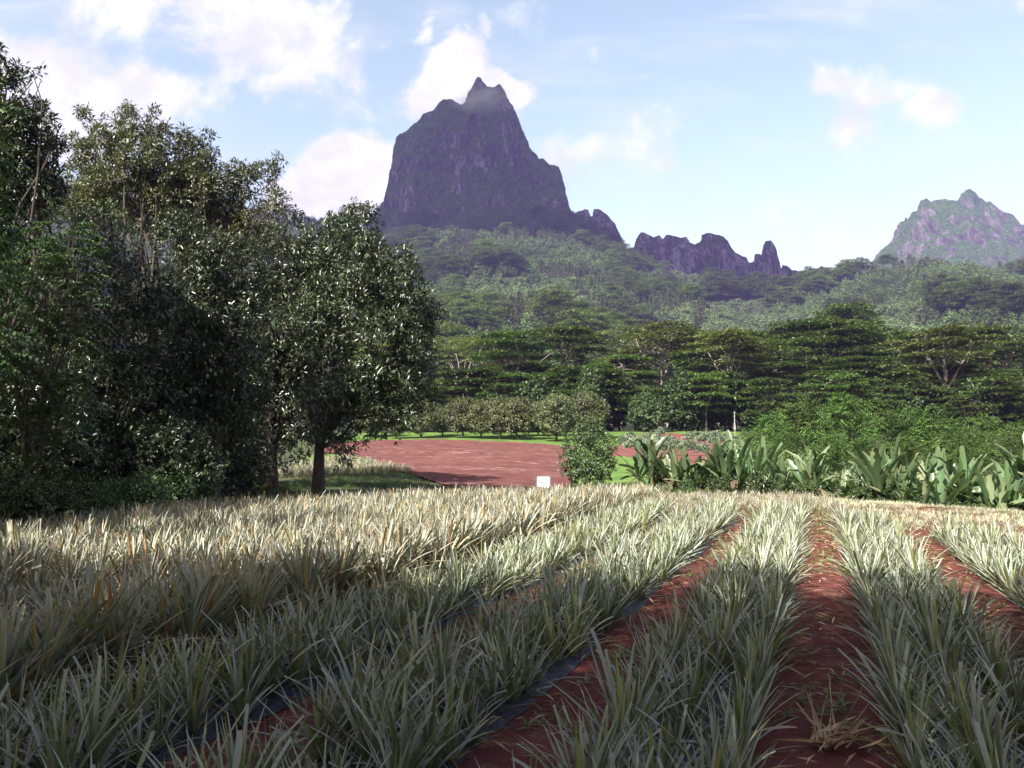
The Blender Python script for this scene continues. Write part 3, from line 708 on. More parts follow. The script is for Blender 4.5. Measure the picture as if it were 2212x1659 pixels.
# undergrowth below the trees
UNDER = []
for sd in (41, 42, 43):
    rs = np.random.default_rng(sd)
    w, V, F = round_tree(rs, 1.4, 1.05, 7, 420, 6, .13, .05, .3, .05, 0, 2, .03, .3)
    UNDER.append(Tree('shrub', w, V, F, M_BARK, M_UNDER))
ul = ['low tangled shrub below the tallest dark tree', 'shrub with sparse reddish stems below the dark trees', 'dark leafy shrub in the shade at the end of the old pineapple block', 'small shrub under the black-green tree', 'shrub between the mango trunks and the shade', 'shrub low in the shade below the feathery tree', 'loose weedy shrub beside the old pineapple block', 'shrub in the dark gap between two mango trunks', 'shrub hard against the dense dark mango trunk']
for k, (vx, Y, s_) in enumerate([(20, 15.2, .9), (120, 15.8, .85), (200, 17, .8), (290, 19, .8), (420, 25, .9), (60, 16.5, 1.1), (330, 21.5, .8), (520, 30, 1.0), (380, 24, .8)]):
    UNDER[k % 3].put(gpt(vx * K, Y, -.05), k * 1.3, s_, ul[k], 'shrub', 'shrubs in the shade under the trees')
TH = []
for sd in (44, 45):
    rs = np.random.default_rng(sd)
    w, V, F = round_tree(rs, 4.2, 2.3, 14, 1500, 7, .17, .065, .7, .03, 0, 2, .07, .3)
    TH.append(Tree('sapling', w, V, F, M_BARK, M_MANGO))
tl = ['dark sapling thicket behind the feathery tree', 'dark sapling at the far corner under the tallest tree', 'dark sapling between the black-green tree and the mangoes', 'dark sapling behind the dense mango trunk', 'low dark sapling beside the fruiting mango', 'dark sapling filling the gap behind the black-green tree', 'dark sapling at the edge of the photo under the tallest tree', 'dark sapling beside the second mango trunk', 'short dark sapling deep in the shade of the mangoes']
for k, (vx, Y, s_) in enumerate([(110, 24, 1.0), (20, 22, 1.1), (300, 28, 1.05), (400, 31, 1.0), (480, 29, .75), (200, 27, 1.15), (-60, 20, 1.1), (530, 38, 1.0), (350, 24, .7)]):
    TH[k % 2].put(gpt(vx * K, Y, -.05), k * 1.7, s_, tl[k], 'sapling', 'dark saplings under the trees')
# thin post between the trunks
mb = MB(); mb.tube([[0, 0, -.3], [.02, 0, .9], [0, .01, 1.9]], [.045, .042, .04], 8)
p_ = link('post', mb.mesh('post', True), M_BARK, None, gpt(565 * K, 35)); tag(p_, 'thin dark wooden post standing between the mango trunks', 'post')

# tall trees behind and beside the photographer: they shade the near beds
SH = []
for sd in (51, 52):
    rs = np.random.default_rng(sd)
    w, V, F = round_tree(rs, 15, 4.6, 20, 1500, 7, .40, .15, 5, .28, 0, 2, .3, .3, (.34, .5))
    SH.append(Tree('shade_tree', w, V, F, M_BARK, M_MANGO))
SHADE = [(-22, -4.5, 1.0), (-17, -5, 1.03), (-11.5, -4.3, 1.04), (-6.5, -4.6, 1.02), (-1.5, -4.6, 1.0), (3.5, -6.5, .85), (-18.5, 3, .8), (-14.8, 9.2, .84), (-15.5, -1, .9)]
for k, (x, y, s_) in enumerate(SHADE):
    SH[k % 2].put((x, y, 0), k * 1.7, s_, ['tall dark tree behind the photographer at the far corner', 'tall dark tree second from the corner behind the photographer', 'tall tree behind the old pineapple block', 'tallest tree behind the photographer', 'tall tree straight behind the bare red path', 'last tall tree of the row behind the young beds', 'tree beside the old pineapple block, out of the photo', 'tree next to the feathery-leaved tree, out of the photo', 'tree at the near corner of the old pineapple block'][k], 'tree', 'shade trees round the near end of the field')

# ------------------------------------------------------------------ pineapple field
YOUNG = [pineapple_mesh('pineapple_plant', np.random.default_rng(60 + k), 22 + 2 * (k % 3), .47 + .05 * (k % 3), .027, .95 + .12 * (k % 2)) for k in range(9)]
OLD = [pineapple_mesh('pineapple_plant', np.random.default_rng(80 + k), 30, .58, .034, 1.1, True) for k in range(7)]
for m in YOUNG: m.materials.append(M_PINE)
for m in OLD: m.materials.append(M_PINEOLD)
PITCHB = 1.55; HALF = .775
plants = []          # x, y, kind, bed, rot, scale, tilt
rs = np.random.default_rng(90)
fp = np.array(FIELD)
for b in range(-3, 8):
    u0 = PITCHB * b + HALF
    for line in (-1, 0, 1):
        v = -4.0
        while v < 40:
            v += .25 * rs.uniform(.82, 1.2)
            u = u0 + line * .31 + rs.normal(0, .035)
            x, y = uv2xy(u, v)
            if rs.random() < .05: continue
            plants.append((x, y, 0, b, rs.uniform(0, 6.28), rs.choice([.55, .8, .92, 1.0, 1.15], p=[.12, .25, .3, .25, .08]) * rs.uniform(.92, 1.08) * (.92 if b > 1 else 1), -line * rs.uniform(.02, .14)))
u0 = PITCHB * -3 - .25
for x in np.arange(-11, 19, .31):
    for y in np.arange(-6, 31, .38):
        xx, yy = x + rs.normal(0, .10), y + rs.normal(0, .12)
        u, v = xy2uv(xx, yy)
        if u < u0 - .2 and rs.random() > .05: plants.append((xx, yy, 1, -9, rs.uniform(0, 6.28), rs.uniform(.72, 1.05), rs.normal(0, .08)))
        elif u < .5 and v > 22.3 and rs.random() > .1: plants.append((xx, yy, 1, -9, rs.uniform(0, 6.28), rs.uniform(.38, .62), rs.normal(0, .1)))
        elif u >= .5 and v > np.interp(u, [0, .8, 2.4, 3.9, 6, 10], [21, 20, 18, 15.5, 12, 8.5]) and rs.random() < .5: plants.append((xx, yy, 1, -9, rs.uniform(0, 6.28), rs.uniform(.2, .5) * (.6 if (xx - 9.5) * .862 + (yy - 27) * .506 > -3 else 1), rs.normal(0, .1)))
for v in np.arange(1, 21, .34):
    for _ in range(2):
        x, y = uv2xy(u0 - .30 + rs.normal(0, .14), v + rs.normal(0, .1)); plants.append((x, y, 1, -9, rs.uniform(0, 6.28), rs.uniform(1.05, 1.4), rs.normal(0, .12)))
arr = np.array(plants)
edge = (arr[:, 0] - 9.5) * .862 + (arr[:, 1] - 27) * .506
ok = inpoly(arr[:, 0], arr[:, 1], FIELD)
uu, vv_ = xy2uv(arr[:, 0], arr[:, 1])
rowend = np.interp(uu, [-7, -3, .8, 2.4, 3.9, 6, 10], [21.5, 21, 19.5, 17.5, 15, 11.5, 8])
ok &= ~((arr[:, 2] == 0) & (vv_ > rowend + np.interp(arr[:, 3], [-4, 8], [0, 0]) + .8 * np.sin(arr[:, 3] * 5)))
arr = arr[ok]
# the ends of the right-hand rows thin out
thin = (arr[:, 3] > 2) & (arr[:, 1] > 15) & (R.random(len(arr)) < .25); arr = arr[~thin]
dist = np.hypot(arr[:, 0], arr[:, 1])
infr = (arr[:, 1] > 1.9) & (np.abs(arr[:, 0]) < .66 * arr[:, 1] + .1) & (dist > 2.3)
keepnear = ~((dist < 2.1))
arr, dist, infr = arr[keepnear], dist[keepnear], infr[keepnear]
order = np.argsort(np.where(infr, dist, 1e6))[:300]
BEDN = {-4: 'fourth bed', -3: 'third bed', -2: 'second bed', -1: 'first bed', 0: 'first bed', 1: 'second bed', 2: 'third bed', 3: 'fourth bed'}
isind = np.zeros(len(arr), bool); isind[order] = True
for k in order:
    x, y, kd, b, rz, s_, tl = arr[k]; kd = int(kd); b = int(b)
    me = OLD[k % 7] if kd else YOUNG[k % 9]
    o = link('pineapple_plant', me, None, None, (x, y, float(gz(x, y)) + .01), 0, s_)
    dx, dy = CR * tl, -SR * tl
    o.rotation_euler = (dy, -dx, rz)
    if kd: lab, grp = 'large pineapple plant with orange and yellow withered leaves in the old block', 'pineapple plants in the old block'
    else:
        side = 'trees' if b < 0 else 'banana'
        lab = 'grey-green pineapple plant in the %s from the bare red path, on the %s side' % (BEDN.get(b, 'outermost bed'), side)
        grp = 'pineapple plants in the %s on the %s side' % (BEDN.get(b, 'outermost bed'), side)
    tag(o, lab, 'pineapple plant', grp)
rest = arr[~isind]
P = np.stack([rest[:, 0], rest[:, 1], gz(rest[:, 0], rest[:, 1]) + .01], -1)
rot = np.stack([-SR * rest[:, 6], -CR * rest[:, 6], rest[:, 4]], -1)
idx = np.where(rest[:, 2] > 0, 9 + (np.arange(len(rest)) % 7), np.arange(len(rest)) % 9)
# second, farther pineapple patch beyond the mango trunks
PATCH2 = hp([(560, 1035), (640, 1005), (760, 990), (850, 1012), (905, 1028), (700, 1030)])
lo, hi = np.min(PATCH2, 0), np.max(PATCH2, 0)
g = np.stack(np.meshgrid(np.arange(lo[0], hi[0], .5), np.arange(lo[1], hi[1], .7)), -1).reshape(-1, 2); g += R.normal(0, .12, g.shape)
g = g[inpoly(g[:, 0], g[:, 1], PATCH2)]
P = np.concatenate([P, np.column_stack([g, gz(g[:, 0], g[:, 1])])]); rot = np.concatenate([rot, np.column_stack([np.zeros((len(g), 2)), R.uniform(0, 6.28, len(g))])])
idx = np.concatenate([idx, 9 + R.integers(0, 7, len(g))]); scl = np.concatenate([rest[:, 5], R.uniform(.7, 1.0, len(g))])
print('pineapples', len(arr), len(g))
scatter('pineapple_crop', P, rot, np.repeat(scl[:, None], 3, 1), idx, [bpy.data.objects.new('p', m) for m in YOUNG + OLD],
        'mass of pineapple plants filling the sunlit far part of the field', 'pineapple crop')

# plastic film under the beds
for b in (-3, -2, -1, 0, 1):
    u0 = PITCHB * b + HALF; vv = np.arange(-3, {0: 18.5, 1: 16.5}.get(b, 19.5), .2)
    hw = .44 if b < -1 else .30; e1 = hw + .10 * (fbm(vv / 1.3, b * 7.0, 1) - .5) * 2; e2 = hw + .10 * (fbm(vv / 1.3, b * 7.0 + 3, 4) - .5) * 2
    rows = []
    for f_ in np.linspace(0, 1, 9):
        u = u0 - e1 + (e1 + e2) * f_; x, y = uv2xy(u, vv)
        z = .062 + .035 * math.sin(pi * f_) + .03 * (fbm(x / .15, y / .15, 3) - .5) - (.03 if f_ in (0, 1) else 0)
        rows.append(np.stack([x, y, z], -1))
    G = np.stack(rows); n = len(vv); i = (np.arange(8)[:, None] * n + np.arange(n - 1)[None, :])
    o = link('plastic_film', mk_mesh('plastic_film', G.reshape(-1, 3), [np.stack([i, i + 1, i + n + 1, i + n], -1).reshape(-1, 4)], True), M_MULCH)
    tag(o, 'crumpled black plastic film under the %s from the path on the %s side' % (BEDN[b], 'trees' if b < 0 else 'banana'), 'plastic film', 'plastic films under the pineapple beds')

# weeds, straw and dry scraps on the bare soil
def tuft(rs, n, L, W, sp):
    V, F, t = strap_leaves(n, rs.uniform(0, 6.28, n), np.radians(rs.uniform(10, sp, n)), np.radians(rs.uniform(10, 60, n)), L * rs.uniform(.5, 1.2, n), W * rs.uniform(.7, 1.2, n), 3, .2)
    return mk_mesh('tuft', V, [F], False, {'t': t})
def flat_bits(rs, n, L, W, r):
    P = np.column_stack([rs.normal(0, r, (n, 2)), rs.uniform(.015, .04, n)])
    a = rs.uniform(0, 6.28, n); D = unit(np.column_stack([np.cos(a), np.sin(a), rs.normal(0, .12, n)]))
    V, F = kite_leaves(P, D, unit(rs.normal(size=(n, 3)) * .3 + [0, 0, 1]), L * rs.uniform(.4, 1.3, n), W, .1)
    return mk_mesh('bits', V, [F])
rs = np.random.default_rng(100)
wt = [tuft(rs, 14, .13, .009, 85) for _ in range(3)]
for m in wt: m.materials.append(M_WEED)
sb = [flat_bits(rs, 10, .14, .010, .22) for _ in range(3)]
for m in sb: m.materials.append(M_DRY)
pts, ix, sc = [], [], []
for b in range(-4, 7):
    for _ in range(420):
        v = 2.0 + 27 * rs.random() ** .8; u = PITCHB * b + rs.normal(0, .17)
        x, y = uv2xy(u, v)
        if not inpoly(np.array(x), np.array(y), FIELD): continue
        weedy = float(fbm(x / 1.1, y / 1.1, 6)) > (.54 if v < 10 else .47)
        if rs.random() < (.85 if weedy else .05): pts.append((x, y, .04)); ix.append(rs.integers(0, 3)); sc.append(rs.uniform(.5, 1.25))
        if rs.random() < .32: pts.append((x, y, .035)); ix.append(3 + rs.integers(0, 3)); sc.append(rs.uniform(.5, 2.0))
pts = np.array(pts); scatter('weeds', pts, np.column_stack([np.zeros((len(pts), 2)), rs.uniform(0, 6.28, len(pts))]), np.repeat(np.array(sc)[:, None], 3, 1), ix, [bpy.data.objects.new('p', m) for m in wt + sb], 'small green weeds and dry scraps on the bare red soil between the beds', 'weeds')
# straw verge along the far end of the rows
st = [tuft(rs, 22, .14, .010, 89) for _ in range(4)]
for m in st: m.materials.append(M_STRAW)
pts = []
ev = np.array([(1.5, 28.3), (6, 29.3), (9.8, 27.6), (13.8, 21.4), (17.8, 14.4), (21, 8)])
for (a, b) in zip(ev[:-1], ev[1:]):
    L_ = np.hypot(*(b - a)); n_ = int(L_ * 330)
    t_ = rs.random(n_)[:, None]; nrm = np.array([(b - a)[1], -(b - a)[0]]) / L_ * -1
    off = (.45 - 7.5 * rs.random(n_) ** 1.6)[:, None] * np.array([[.862, .506]])
    q = a + (b - a) * t_ + off; pts.append(q)
pts = np.concatenate(pts); uq, vq = xy2uv(pts[:, 0], pts[:, 1]); m_ = (fbm(pts[:, 0] / 1.5, pts[:, 1] / 1.5, 2) > .40) & (vq > np.interp(uq, [-7, -3, .8, 2.4, 3.9, 6, 10], [21.5, 21, 19.5, 17.5, 15, 11.5, 8]) - .3); pts = pts[m_]
scatter('straw', np.column_stack([pts, gz(pts[:, 0], pts[:, 1]) + .02]), np.column_stack([np.zeros((len(pts), 2)), rs.uniform(0, 6.28, len(pts))]), np.repeat(rs.uniform(.5, 1.15, len(pts))[:, None], 3, 1), rs.integers(0, 4, len(pts)), [bpy.data.objects.new('p', m) for m in st], 'pale mown straw along the end of the pineapple rows', 'straw')
# rough grass below and behind the trees
gt = [tuft(rs, 18, .30, .012, 70) for _ in range(4)]
M_TUFT = leaf_mat('rough_grass_blade', [(0, (.04, .08, .018)), (.6, (.075, .12, .03)), (1, (.16, .17, .06))], rough=.6, spec=.3, trans=.25)
for m in gt: m.materials.append(M_TUFT)
pts = np.column_stack([rs.uniform(-24, 8, 9000), 27 + 24 * rs.random(9000) ** 1.2])
pts = pts[~inpoly(pts[:, 0], pts[:, 1], PLOUGH) & ~inpoly(pts[:, 0], pts[:, 1], PATCH2) & ~inpoly(pts[:, 0], pts[:, 1], FIELD) & (fbm(pts[:, 0] / 2, pts[:, 1] / 2, 4) > .42)]
scatter('grass', np.column_stack([pts, gz(pts[:, 0], pts[:, 1])]), np.column_stack([np.zeros((len(pts), 2)), rs.uniform(0, 6.28, len(pts))]), np.repeat(rs.uniform(.4, 1.1, len(pts))[:, None], 3, 1), rs.integers(0, 4, len(pts)), [bpy.data.objects.new('p', m) for m in gt], 'rough grass around the tree trunks beyond the pineapple field', 'grass')
# uprooted dry plants lying on the path
def dead_clump(seed, loc, L, label, n=26, stem=True):
    rs = np.random.default_rng(seed)
    r_ = root('dead_pineapple_plant', loc, rs.uniform(0, 6.28))
    V, F, t = strap_leaves(n, np.where(rs.random(n) < .75, rs.normal(0, .55, n), rs.uniform(0, 6.28, n)), np.radians(rs.uniform(58, 100, n)), np.radians(rs.normal(10, 38, n)), L * rs.uniform(.25, 1.25, n), .020 * rs.uniform(.4, 1.3, n), 6, .35, np.column_stack([rs.normal(0, L * .16, (n, 2)), rs.uniform(.02, .09, n)]), rs.normal(0, 2.2, n))
    V[:, 2] = np.maximum(V[:, 2], .012 + .02 * rs.random(len(V)))
    link('leaves', mk_mesh('leaves', V, [F], True, {'t': t}), M_DRY, r_)
    mb = MB(); mb.tube([[-.05, 0, .015], [0, .01, .05], [.09, .03, .05]], [.018, .022, .012], 7)
    link('stalk', mb.mesh('stalk', True), M_DRY, r_)
    tag(r_, label, 'dead plant', 'dead pineapple plants on the bare path')
g1 = hit(1717 * K, 1440 * K, 2, 30); g2 = hit(1790 * K, 1632 * K, 2, 30)
dead_clump(110, (g1[0], g1[1], .04), .22, 'small dry uprooted pineapple plant lying on the bare red path')
dead_clump(111, (g2[0], g2[1], .04), .42, 'large withered pineapple plant with a long dry stem on the path', 46)
mb = MB(); a = hit(1722 * K, 1560 * K, 2, 30); b = hit(1790 * K, 1630 * K, 2, 30)
mb.tube([a + [0, 0, .12], a * .5 + b * .5 + [0, 0, .09], b + [0, 0, .07]], [.007, .009, .012], 6)
tag(link('dry_stem', mb.mesh('dry_stem', True), M_DRY), 'long dry flower stem beside the withered plant on the path', 'dry stem')
mb = MB(); a = hit(1500 * K, 1477 * K, 2, 30); b = hit(1465 * K, 1510 * K, 2, 30); c_ = hit(1430 * K, 1522 * K, 2, 30)
mb.tube([a + [0, 0, .07], b + [0, 0, .06], c_ + [0, 0, .05]], [.012, .014, .01], 6)
tag(link('dry_stem', mb.mesh('dry_stem', True), M_STRAW), 'pale curved dry stem lying between the first two beds', 'dry stem')

# ------------------------------------------------------------------ sign at the far end of the pineapples
SL = at(1174 * K, 1042 * K, 35.5); gl = float(gz(SL[0], SL[1]))
sr = root('field_sign', (SL[0], SL[1], gl), math.radians(2))
pz = SL[2] - gl
mb = MB(); w_, h_ = .55, .48
import bmesh
def rounded(w, h, r, d, y0):
    bm = bmesh.new(); vs = []
    for cx, cz, a0 in ((w / 2 - r, h / 2 - r, 0), (-w / 2 + r, h / 2 - r, pi / 2), (-w / 2 + r, -h / 2 + r, pi), (w / 2 - r, -h / 2 + r, 1.5 * pi)):
        for k in range(6):
            a = a0 + pi / 2 * k / 5; vs.append(bm.verts.new((cx + r * math.cos(a), y0, cz + r * math.sin(a))))
    f = bm.faces.new(vs); e = bmesh.ops.extrude_face_region(bm, geom=[f])
    bmesh.ops.translate(bm, verts=[v for v in e['geom'] if isinstance(v, bmesh.types.BMVert)], vec=(0, d, 0))
    bmesh.ops.recalc_face_normals(bm, faces=bm.faces); me = bpy.data.meshes.new('m'); bm.to_mesh(me); bm.free(); return me
def sub(name, me, mat, par=None):
    o = link(name, me, mat, par or sr); o.location = (0, 0, pz); return o
sub('frame', rounded(w_ + .10, h_ + .09, .06, .03, .003), M_METAL)
pn = sub('panel', rounded(w_, h_, .04, .012, -.010), M_WHITE)
def flat(name, pts, mat):
    V = [(x, -.0135, z) for x, z in pts] + [(x, -.0095, z) for x, z in pts]; n = len(pts)
    F = [list(range(n))]; me = bpy.data.meshes.new(name)
    me.from_pydata(V, [], [list(range(n)), list(range(2 * n - 1, n - 1, -1))] + [[i, (i + 1) % n, n + (i + 1) % n, n + i] for i in range(n)]); me.update()
    return link(name, me, mat, pn)
for sg in (-1, 1):
    a = np.linspace(-.9, .9, 9); cx = sg * .20
    flat('bracket_mark', [(cx - sg * .06 + sg * .06 * math.cos(t), .06 * math.sin(t)) for t in a] + [(cx - sg * .06 + sg * .042 * math.cos(t), .058 * math.sin(t)) for t in a[::-1]], M_SIGNGREY)
for k, (x0, wd) in enumerate([(-.125, .03), (-.088, .03), (-.051, .03)]):
    flat('red_letter_mark', [(x0, -.036), (x0 + wd, -.036), (x0 + wd, .036), (x0, .036)], M_SIGNRED)
fl = [(.085 + (.05 if k % 2 == 0 else .030) * math.cos(k * pi / 6), (.05 if k % 2 == 0 else .030) * math.sin(k * pi / 6)) for k in range(12)]
flat('emblem', fl, M_SIGNRED)
flat('emblem', [(.085 + .018 * math.cos(k * pi / 4), .0018 + .018 * math.sin(k * pi / 4)) for k in range(8)], M_SIGNGREY).location.y = -.002
for sx in (-.2, .2):
    mb = MB(); mb.tube([[sx, .045, -.3], [sx, .045, pz + .22]], .02, 8); link('post', mb.mesh('post', True), M_METAL, sr)
tag(sr, 'small white sign with red and grey marks standing among the far pineapples', 'sign')

# ------------------------------------------------------------------ orchard, bush, bananas, shrubs
ORCH = []
for sd in (120, 121, 122):
    rs = np.random.default_rng(sd); w, V, F = round_tree(rs, 5.0, 2.5, 13, 900, 7, .30, .12, 1.3, .20, 0, 2, .13, .1)
    ORCH.append(Tree('orchard_tree', w, V, F, M_BARK, M_ORCH))
ol = [(335, 438.6, 3.4, 'smallest orchard tree, at the tree-shaded end of the lawn'), (560, 438.2, 4.9, 'broad orchard tree standing alone beside the smallest one'), (955, 438.2, 5.0, 'orchard tree first in the close group, beside the lawn gap'), (1115, 438.6, 4.6, 'short orchard tree second in the close group of four'), (1290, 439.2, 5.0, 'orchard tree third in the close group of four'), (1455, 440, 5.0, 'orchard tree last in the close group of four'), (1810, 441.6, 5.3, 'round orchard tree nearest the tall bush'), (1395, 436.6, 4.6, 'orchard tree set back behind the close group'), (1645, 436.2, 4.3, 'small pale orchard tree set back beyond the close group'), (1890, 436.2, 5.2, 'orchard tree set back behind the round one'), (760, 436.0, 3.6, 'bright young orchard tree set back beyond the lawn gap'), (2080, 439, 5.6, 'orchard tree rising behind the tall bush'), (100, 437, 5.0, 'orchard tree half hidden behind the mango tree')]
for k, (zx, py, h, lab) in enumerate(ol):
    p = hit(360 + zx * .1085, py, 40, 140)
    ORCH[k % 3].put(p, k * 2.1, h / 5.0 * 1.02, lab, 'tree', 'orchard trees on the lawn beyond the ploughed field')
# bush
rs = np.random.default_rng(130)
loc = gpt(1272 * K, 44)
lb = view_lobes([(1268, 985, 48, 0, 1.0), (1245, 1005, 34, -.2, 1), (1296, 1005, 34, -.1, 1), (1272, 940, 34, 0, 1.1), (1284, 912, 18, .1, 1), (1248, 962, 32, .2), (1298, 965, 30, .1), (1268, 1035, 34, 0, .8)], 44, loc)
Pq, Dq = lobes_surface(lb, 1100, rs, (.6, 1.08), keep=.2, bottom=.1); V, F = rosettes(Pq, Dq, rs, 8, .15, .07)
Tree('tall_bush', tree_wood(lb, .8, .08, rs, (0, 0), 7, 2), V, F, M_BARK, M_BUSH).put(loc, 0, 1, 'tall rounded bush standing alone beside the ploughed field behind the sign', 'bush')

def banana_mesh(seed, n, h, L):
    rs = np.random.default_rng(seed); sg = 14
    ns = rs.integers(2, 4); roots_ = rs.normal(0, .22, (ns, 2)); hs = h * rs.uniform(.55, 1.0, ns)
    mb = MB()
    for (a, b), hh in zip(roots_, hs): mb.tube([[a, b, -.2], [a, b, hh * .5], [a * 1.1, b * 1.1, hh]], [.10, .085, .055], 8)
    k = rs.integers(0, ns, n)
    az = np.arange(n) * 2.4 + rs.normal(0, .4, n)
    th = np.radians(rs.choice([6, 18, 32, 50], n, p=[.22, .30, .28, .20]) + rs.normal(0, 5, n)); th = np.clip(th, .03, 1.2)
    bend = np.radians(np.clip(rs.normal(26, 26, n), -4, 95)); LL = L * rs.uniform(.75, 1.15, n); W = .25 * rs.uniform(.65, 1.2, n)
    base = np.column_stack([roots_[k] * 1.1, hs[k] - .06])
    def blade(th, bend, LL, W, az, base):
        m = len(az); V, F, t = strap_leaves(m, az, th, bend, LL, W, sg, .16, base, rs.normal(0, .5, m))
        V = V.reshape(m, sg + 1, 3, 3); s = np.linspace(0, 1, sg + 1)
        prof = np.where(s < .16, .10, np.sqrt(np.clip(np.sin(pi * np.clip((s - .12) / .90, 0, 1)), 0, 1)) ** .8)
        cur = np.linalg.norm(V[:, :, 0] - V[:, :, 1], axis=-1); want = W[:, None] / 2 * prof[None, :] + .012
        for e in (0, 2):
            jag = rs.uniform(.72, 1.06, (m, sg + 1)); tear = rs.random((m, sg + 1)) < .16; jag = np.where(tear, .35, jag)
            V[:, :, e] = V[:, :, 1] + (V[:, :, e] - V[:, :, 1]) / (cur[..., None] + 1e-6) * (want * jag)[..., None]
        return V.reshape(-1, 3), F, t
    g = blade(th, bend, LL, W, az, base)
    m = 4; kk = rs.integers(0, ns, m)
    d = blade(np.radians(rs.uniform(60, 95, m)), np.radians(rs.uniform(40, 80, m)), L * rs.uniform(.6, .95, m), .30 * rs.uniform(.7, 1.1, m), rs.uniform(0, 6.28, m), np.column_stack([roots_[kk] * 1.1, hs[kk] * .85]))
    return mb.mesh('stem', True), mk_mesh('leaves', g[0], [g[1]], True, {'t': g[2]}), mk_mesh('withered_leaves', d[0], [d[1]], True, {'t': d[2]})
BAN = [banana_mesh(140 + k, 14 + 2 * (k % 3), .55 + .14 * (k % 3), 1.5 + .15 * (k % 3)) for k in range(7)]
for a, b, c in BAN: a.materials.append(M_BANSTEM); b.materials.append(M_BANANA); c.materials.append(M_BANDRY)
bl = []
vx = 1385
rs = np.random.default_rng(150)
while vx < 2260:
    Y = np.interp(vx, [1380, 1560, 1770, 2000, 2212], [35.5, 32.5, 29.8, 27.2, 25.2]); bl.append((vx, Y + rs.uniform(-.3, .5), rs.uniform(.7, 1.1))); vx += rs.uniform(20, 27)
vx = 1400
while vx < 2320:
    Y = np.interp(vx, [1380, 1770, 2212], [38.5, 33.5, 28.5]); bl.append((vx, Y + rs.uniform(-.3, .9), rs.uniform(.95, 1.35))); vx += rs.uniform(34, 50)
def nth(k): return ['first', 'second', 'third', 'fourth', 'fifth', 'sixth', 'seventh', 'eighth', 'ninth', 'tenth', 'eleventh', 'twelfth', 'thirteenth', 'fourteenth', 'fifteenth', 'sixteenth', 'seventeenth', 'eighteenth', 'nineteenth', 'twentieth', 'twenty-first', 'twenty-second', 'twenty-third', 'twenty-fourth', 'twenty-fifth', 'twenty-sixth', 'twenty-seventh', 'twenty-eighth', 'twenty-ninth', 'thirtieth', 'thirty-first', 'thirty-second', 'thirty-third', 'thirty-fourth', 'thirty-fifth', 'thirty-sixth', 'thirty-seventh', 'thirty-eighth', 'thirty-ninth', 'fortieth', 'forty-first', 'forty-second', 'forty-third', 'forty-fourth', 'forty-fifth', 'forty-sixth', 'forty-seventh'][k]
front = sorted([b for b in bl if b[1] < np.interp(b[0], [1380, 1770, 2212], [37.2, 31.8, 27.0])]); backr = sorted([b for b in bl if b not in front])
for rowname, rr in (('front row', front), ('back row', backr)):
    for k, (vx, Y, s_) in enumerate(rr):
        a, b, c = BAN[(k * 3 + len(rowname)) % 7]
        r_ = root('banana_plant', gpt(vx * K, Y, -.03), k * 2.3 + Y, s_)
        link('stem', a, None, r_); link('leaves', b, None, r_); link('withered_leaves', c, None, r_)
        tag(r_, 'banana plant, %s from the tall bush in the %s of the clump' % (nth(k), rowname), 'banana plant', 'banana plants beyond the end of the rows')
# leafy weeds at the feet of the bananas
FOOT = []
for sd in (160, 161):
    rs = np.random.default_rng(sd); w, V, F = round_tree(rs, 1.1, .8, 6, 300, 6, .15, .075, .2, .05, 0, 2, .02, .3)
    FOOT.append(Tree('leafy_shrub', w, V, F, M_BARK, M_BUSH if sd == 160 else M_UNDER))
fl_ = [(1480, 33.6), (1560, 31.4), (1640, 30.2), (1735, 28.6), (1850, 28.0), (1890, 28.4), (1930, 27.4), (1965, 27.2), (1420, 35.0), (2060, 26.0), (2150, 25.4), (1690, 30.0), (2205, 25.2)]
for k, (vx, Y) in enumerate(fl_):
    FOOT[k % 2].put(gpt(vx * K, Y, -.05), k * 1.9, .5 + .4 * ((k * 7) % 5) / 5, '%s leafy shrub counted from the tall bush, at the feet of the bananas' % nth(sorted(range(13), key=lambda i: fl_[i][0]).index(k)), 'shrub', 'leafy shrubs at the feet of the bananas')
# bright green small trees behind the bananas
BR = []
for sd in (170, 171, 172):
    rs = np.random.default_rng(sd)
    lobes = blob_lobes(rs, 17, 2.9, 1.0, 4.8, (.24, .38), .42)
    Pq, Dq = lobes_surface(lobes, 900, rs, (.75, 1.08), keep=.15, bottom=.2); V, F = frond_cloud(Pq, Dq, rs, .8, 6, .085)
    BR.append(Tree('green_tree', tree_wood(lobes, 1.0, .09, rs, (0, 0), 7, 2), V, F, M_BARK, M_BRIGHT))
for k, (vx, Y, s_, lab) in enumerate([(1660, 60, .82, 'bright green feathery tree nearest the vegetable plot'), (1740, 63, 1.02, 'bright green feathery tree rising above its low neighbours'), (1830, 58, 1.1, 'broad yellow-green tree in the middle of the green thicket'), (1910, 60, 1.05, 'green tree with a thin trunk showing, right of the yellow-green one'), (1990, 57, .92, 'dull green tree behind the ragged bananas'), (2060, 55, .8, 'green thicket tree low behind the ragged bananas'), (2130, 58, .8, 'dark green thicket tree next to the pale trunks'), (2210, 54, .75, 'green thicket tree cut off by the edge of the photo'), (1700, 54, .6, 'low bright green tree in front of the thicket'), (1790, 52, .62, 'low green tree at the foot of the yellow-green one'), (1880, 51, .6, 'low green tree just behind the tallest banana'), (1960, 50, .6, 'low dark tree behind the middle bananas'), (2100, 50, .55, 'low thicket tree behind the last bananas'), (2290, 56, .9, 'green thicket tree beyond the edge of the photo')]):
    BR[k % 3].put(gpt(vx * K, Y, -.05), k * 1.4, s_, lab, 'tree', 'bright green thicket trees behind the bananas')
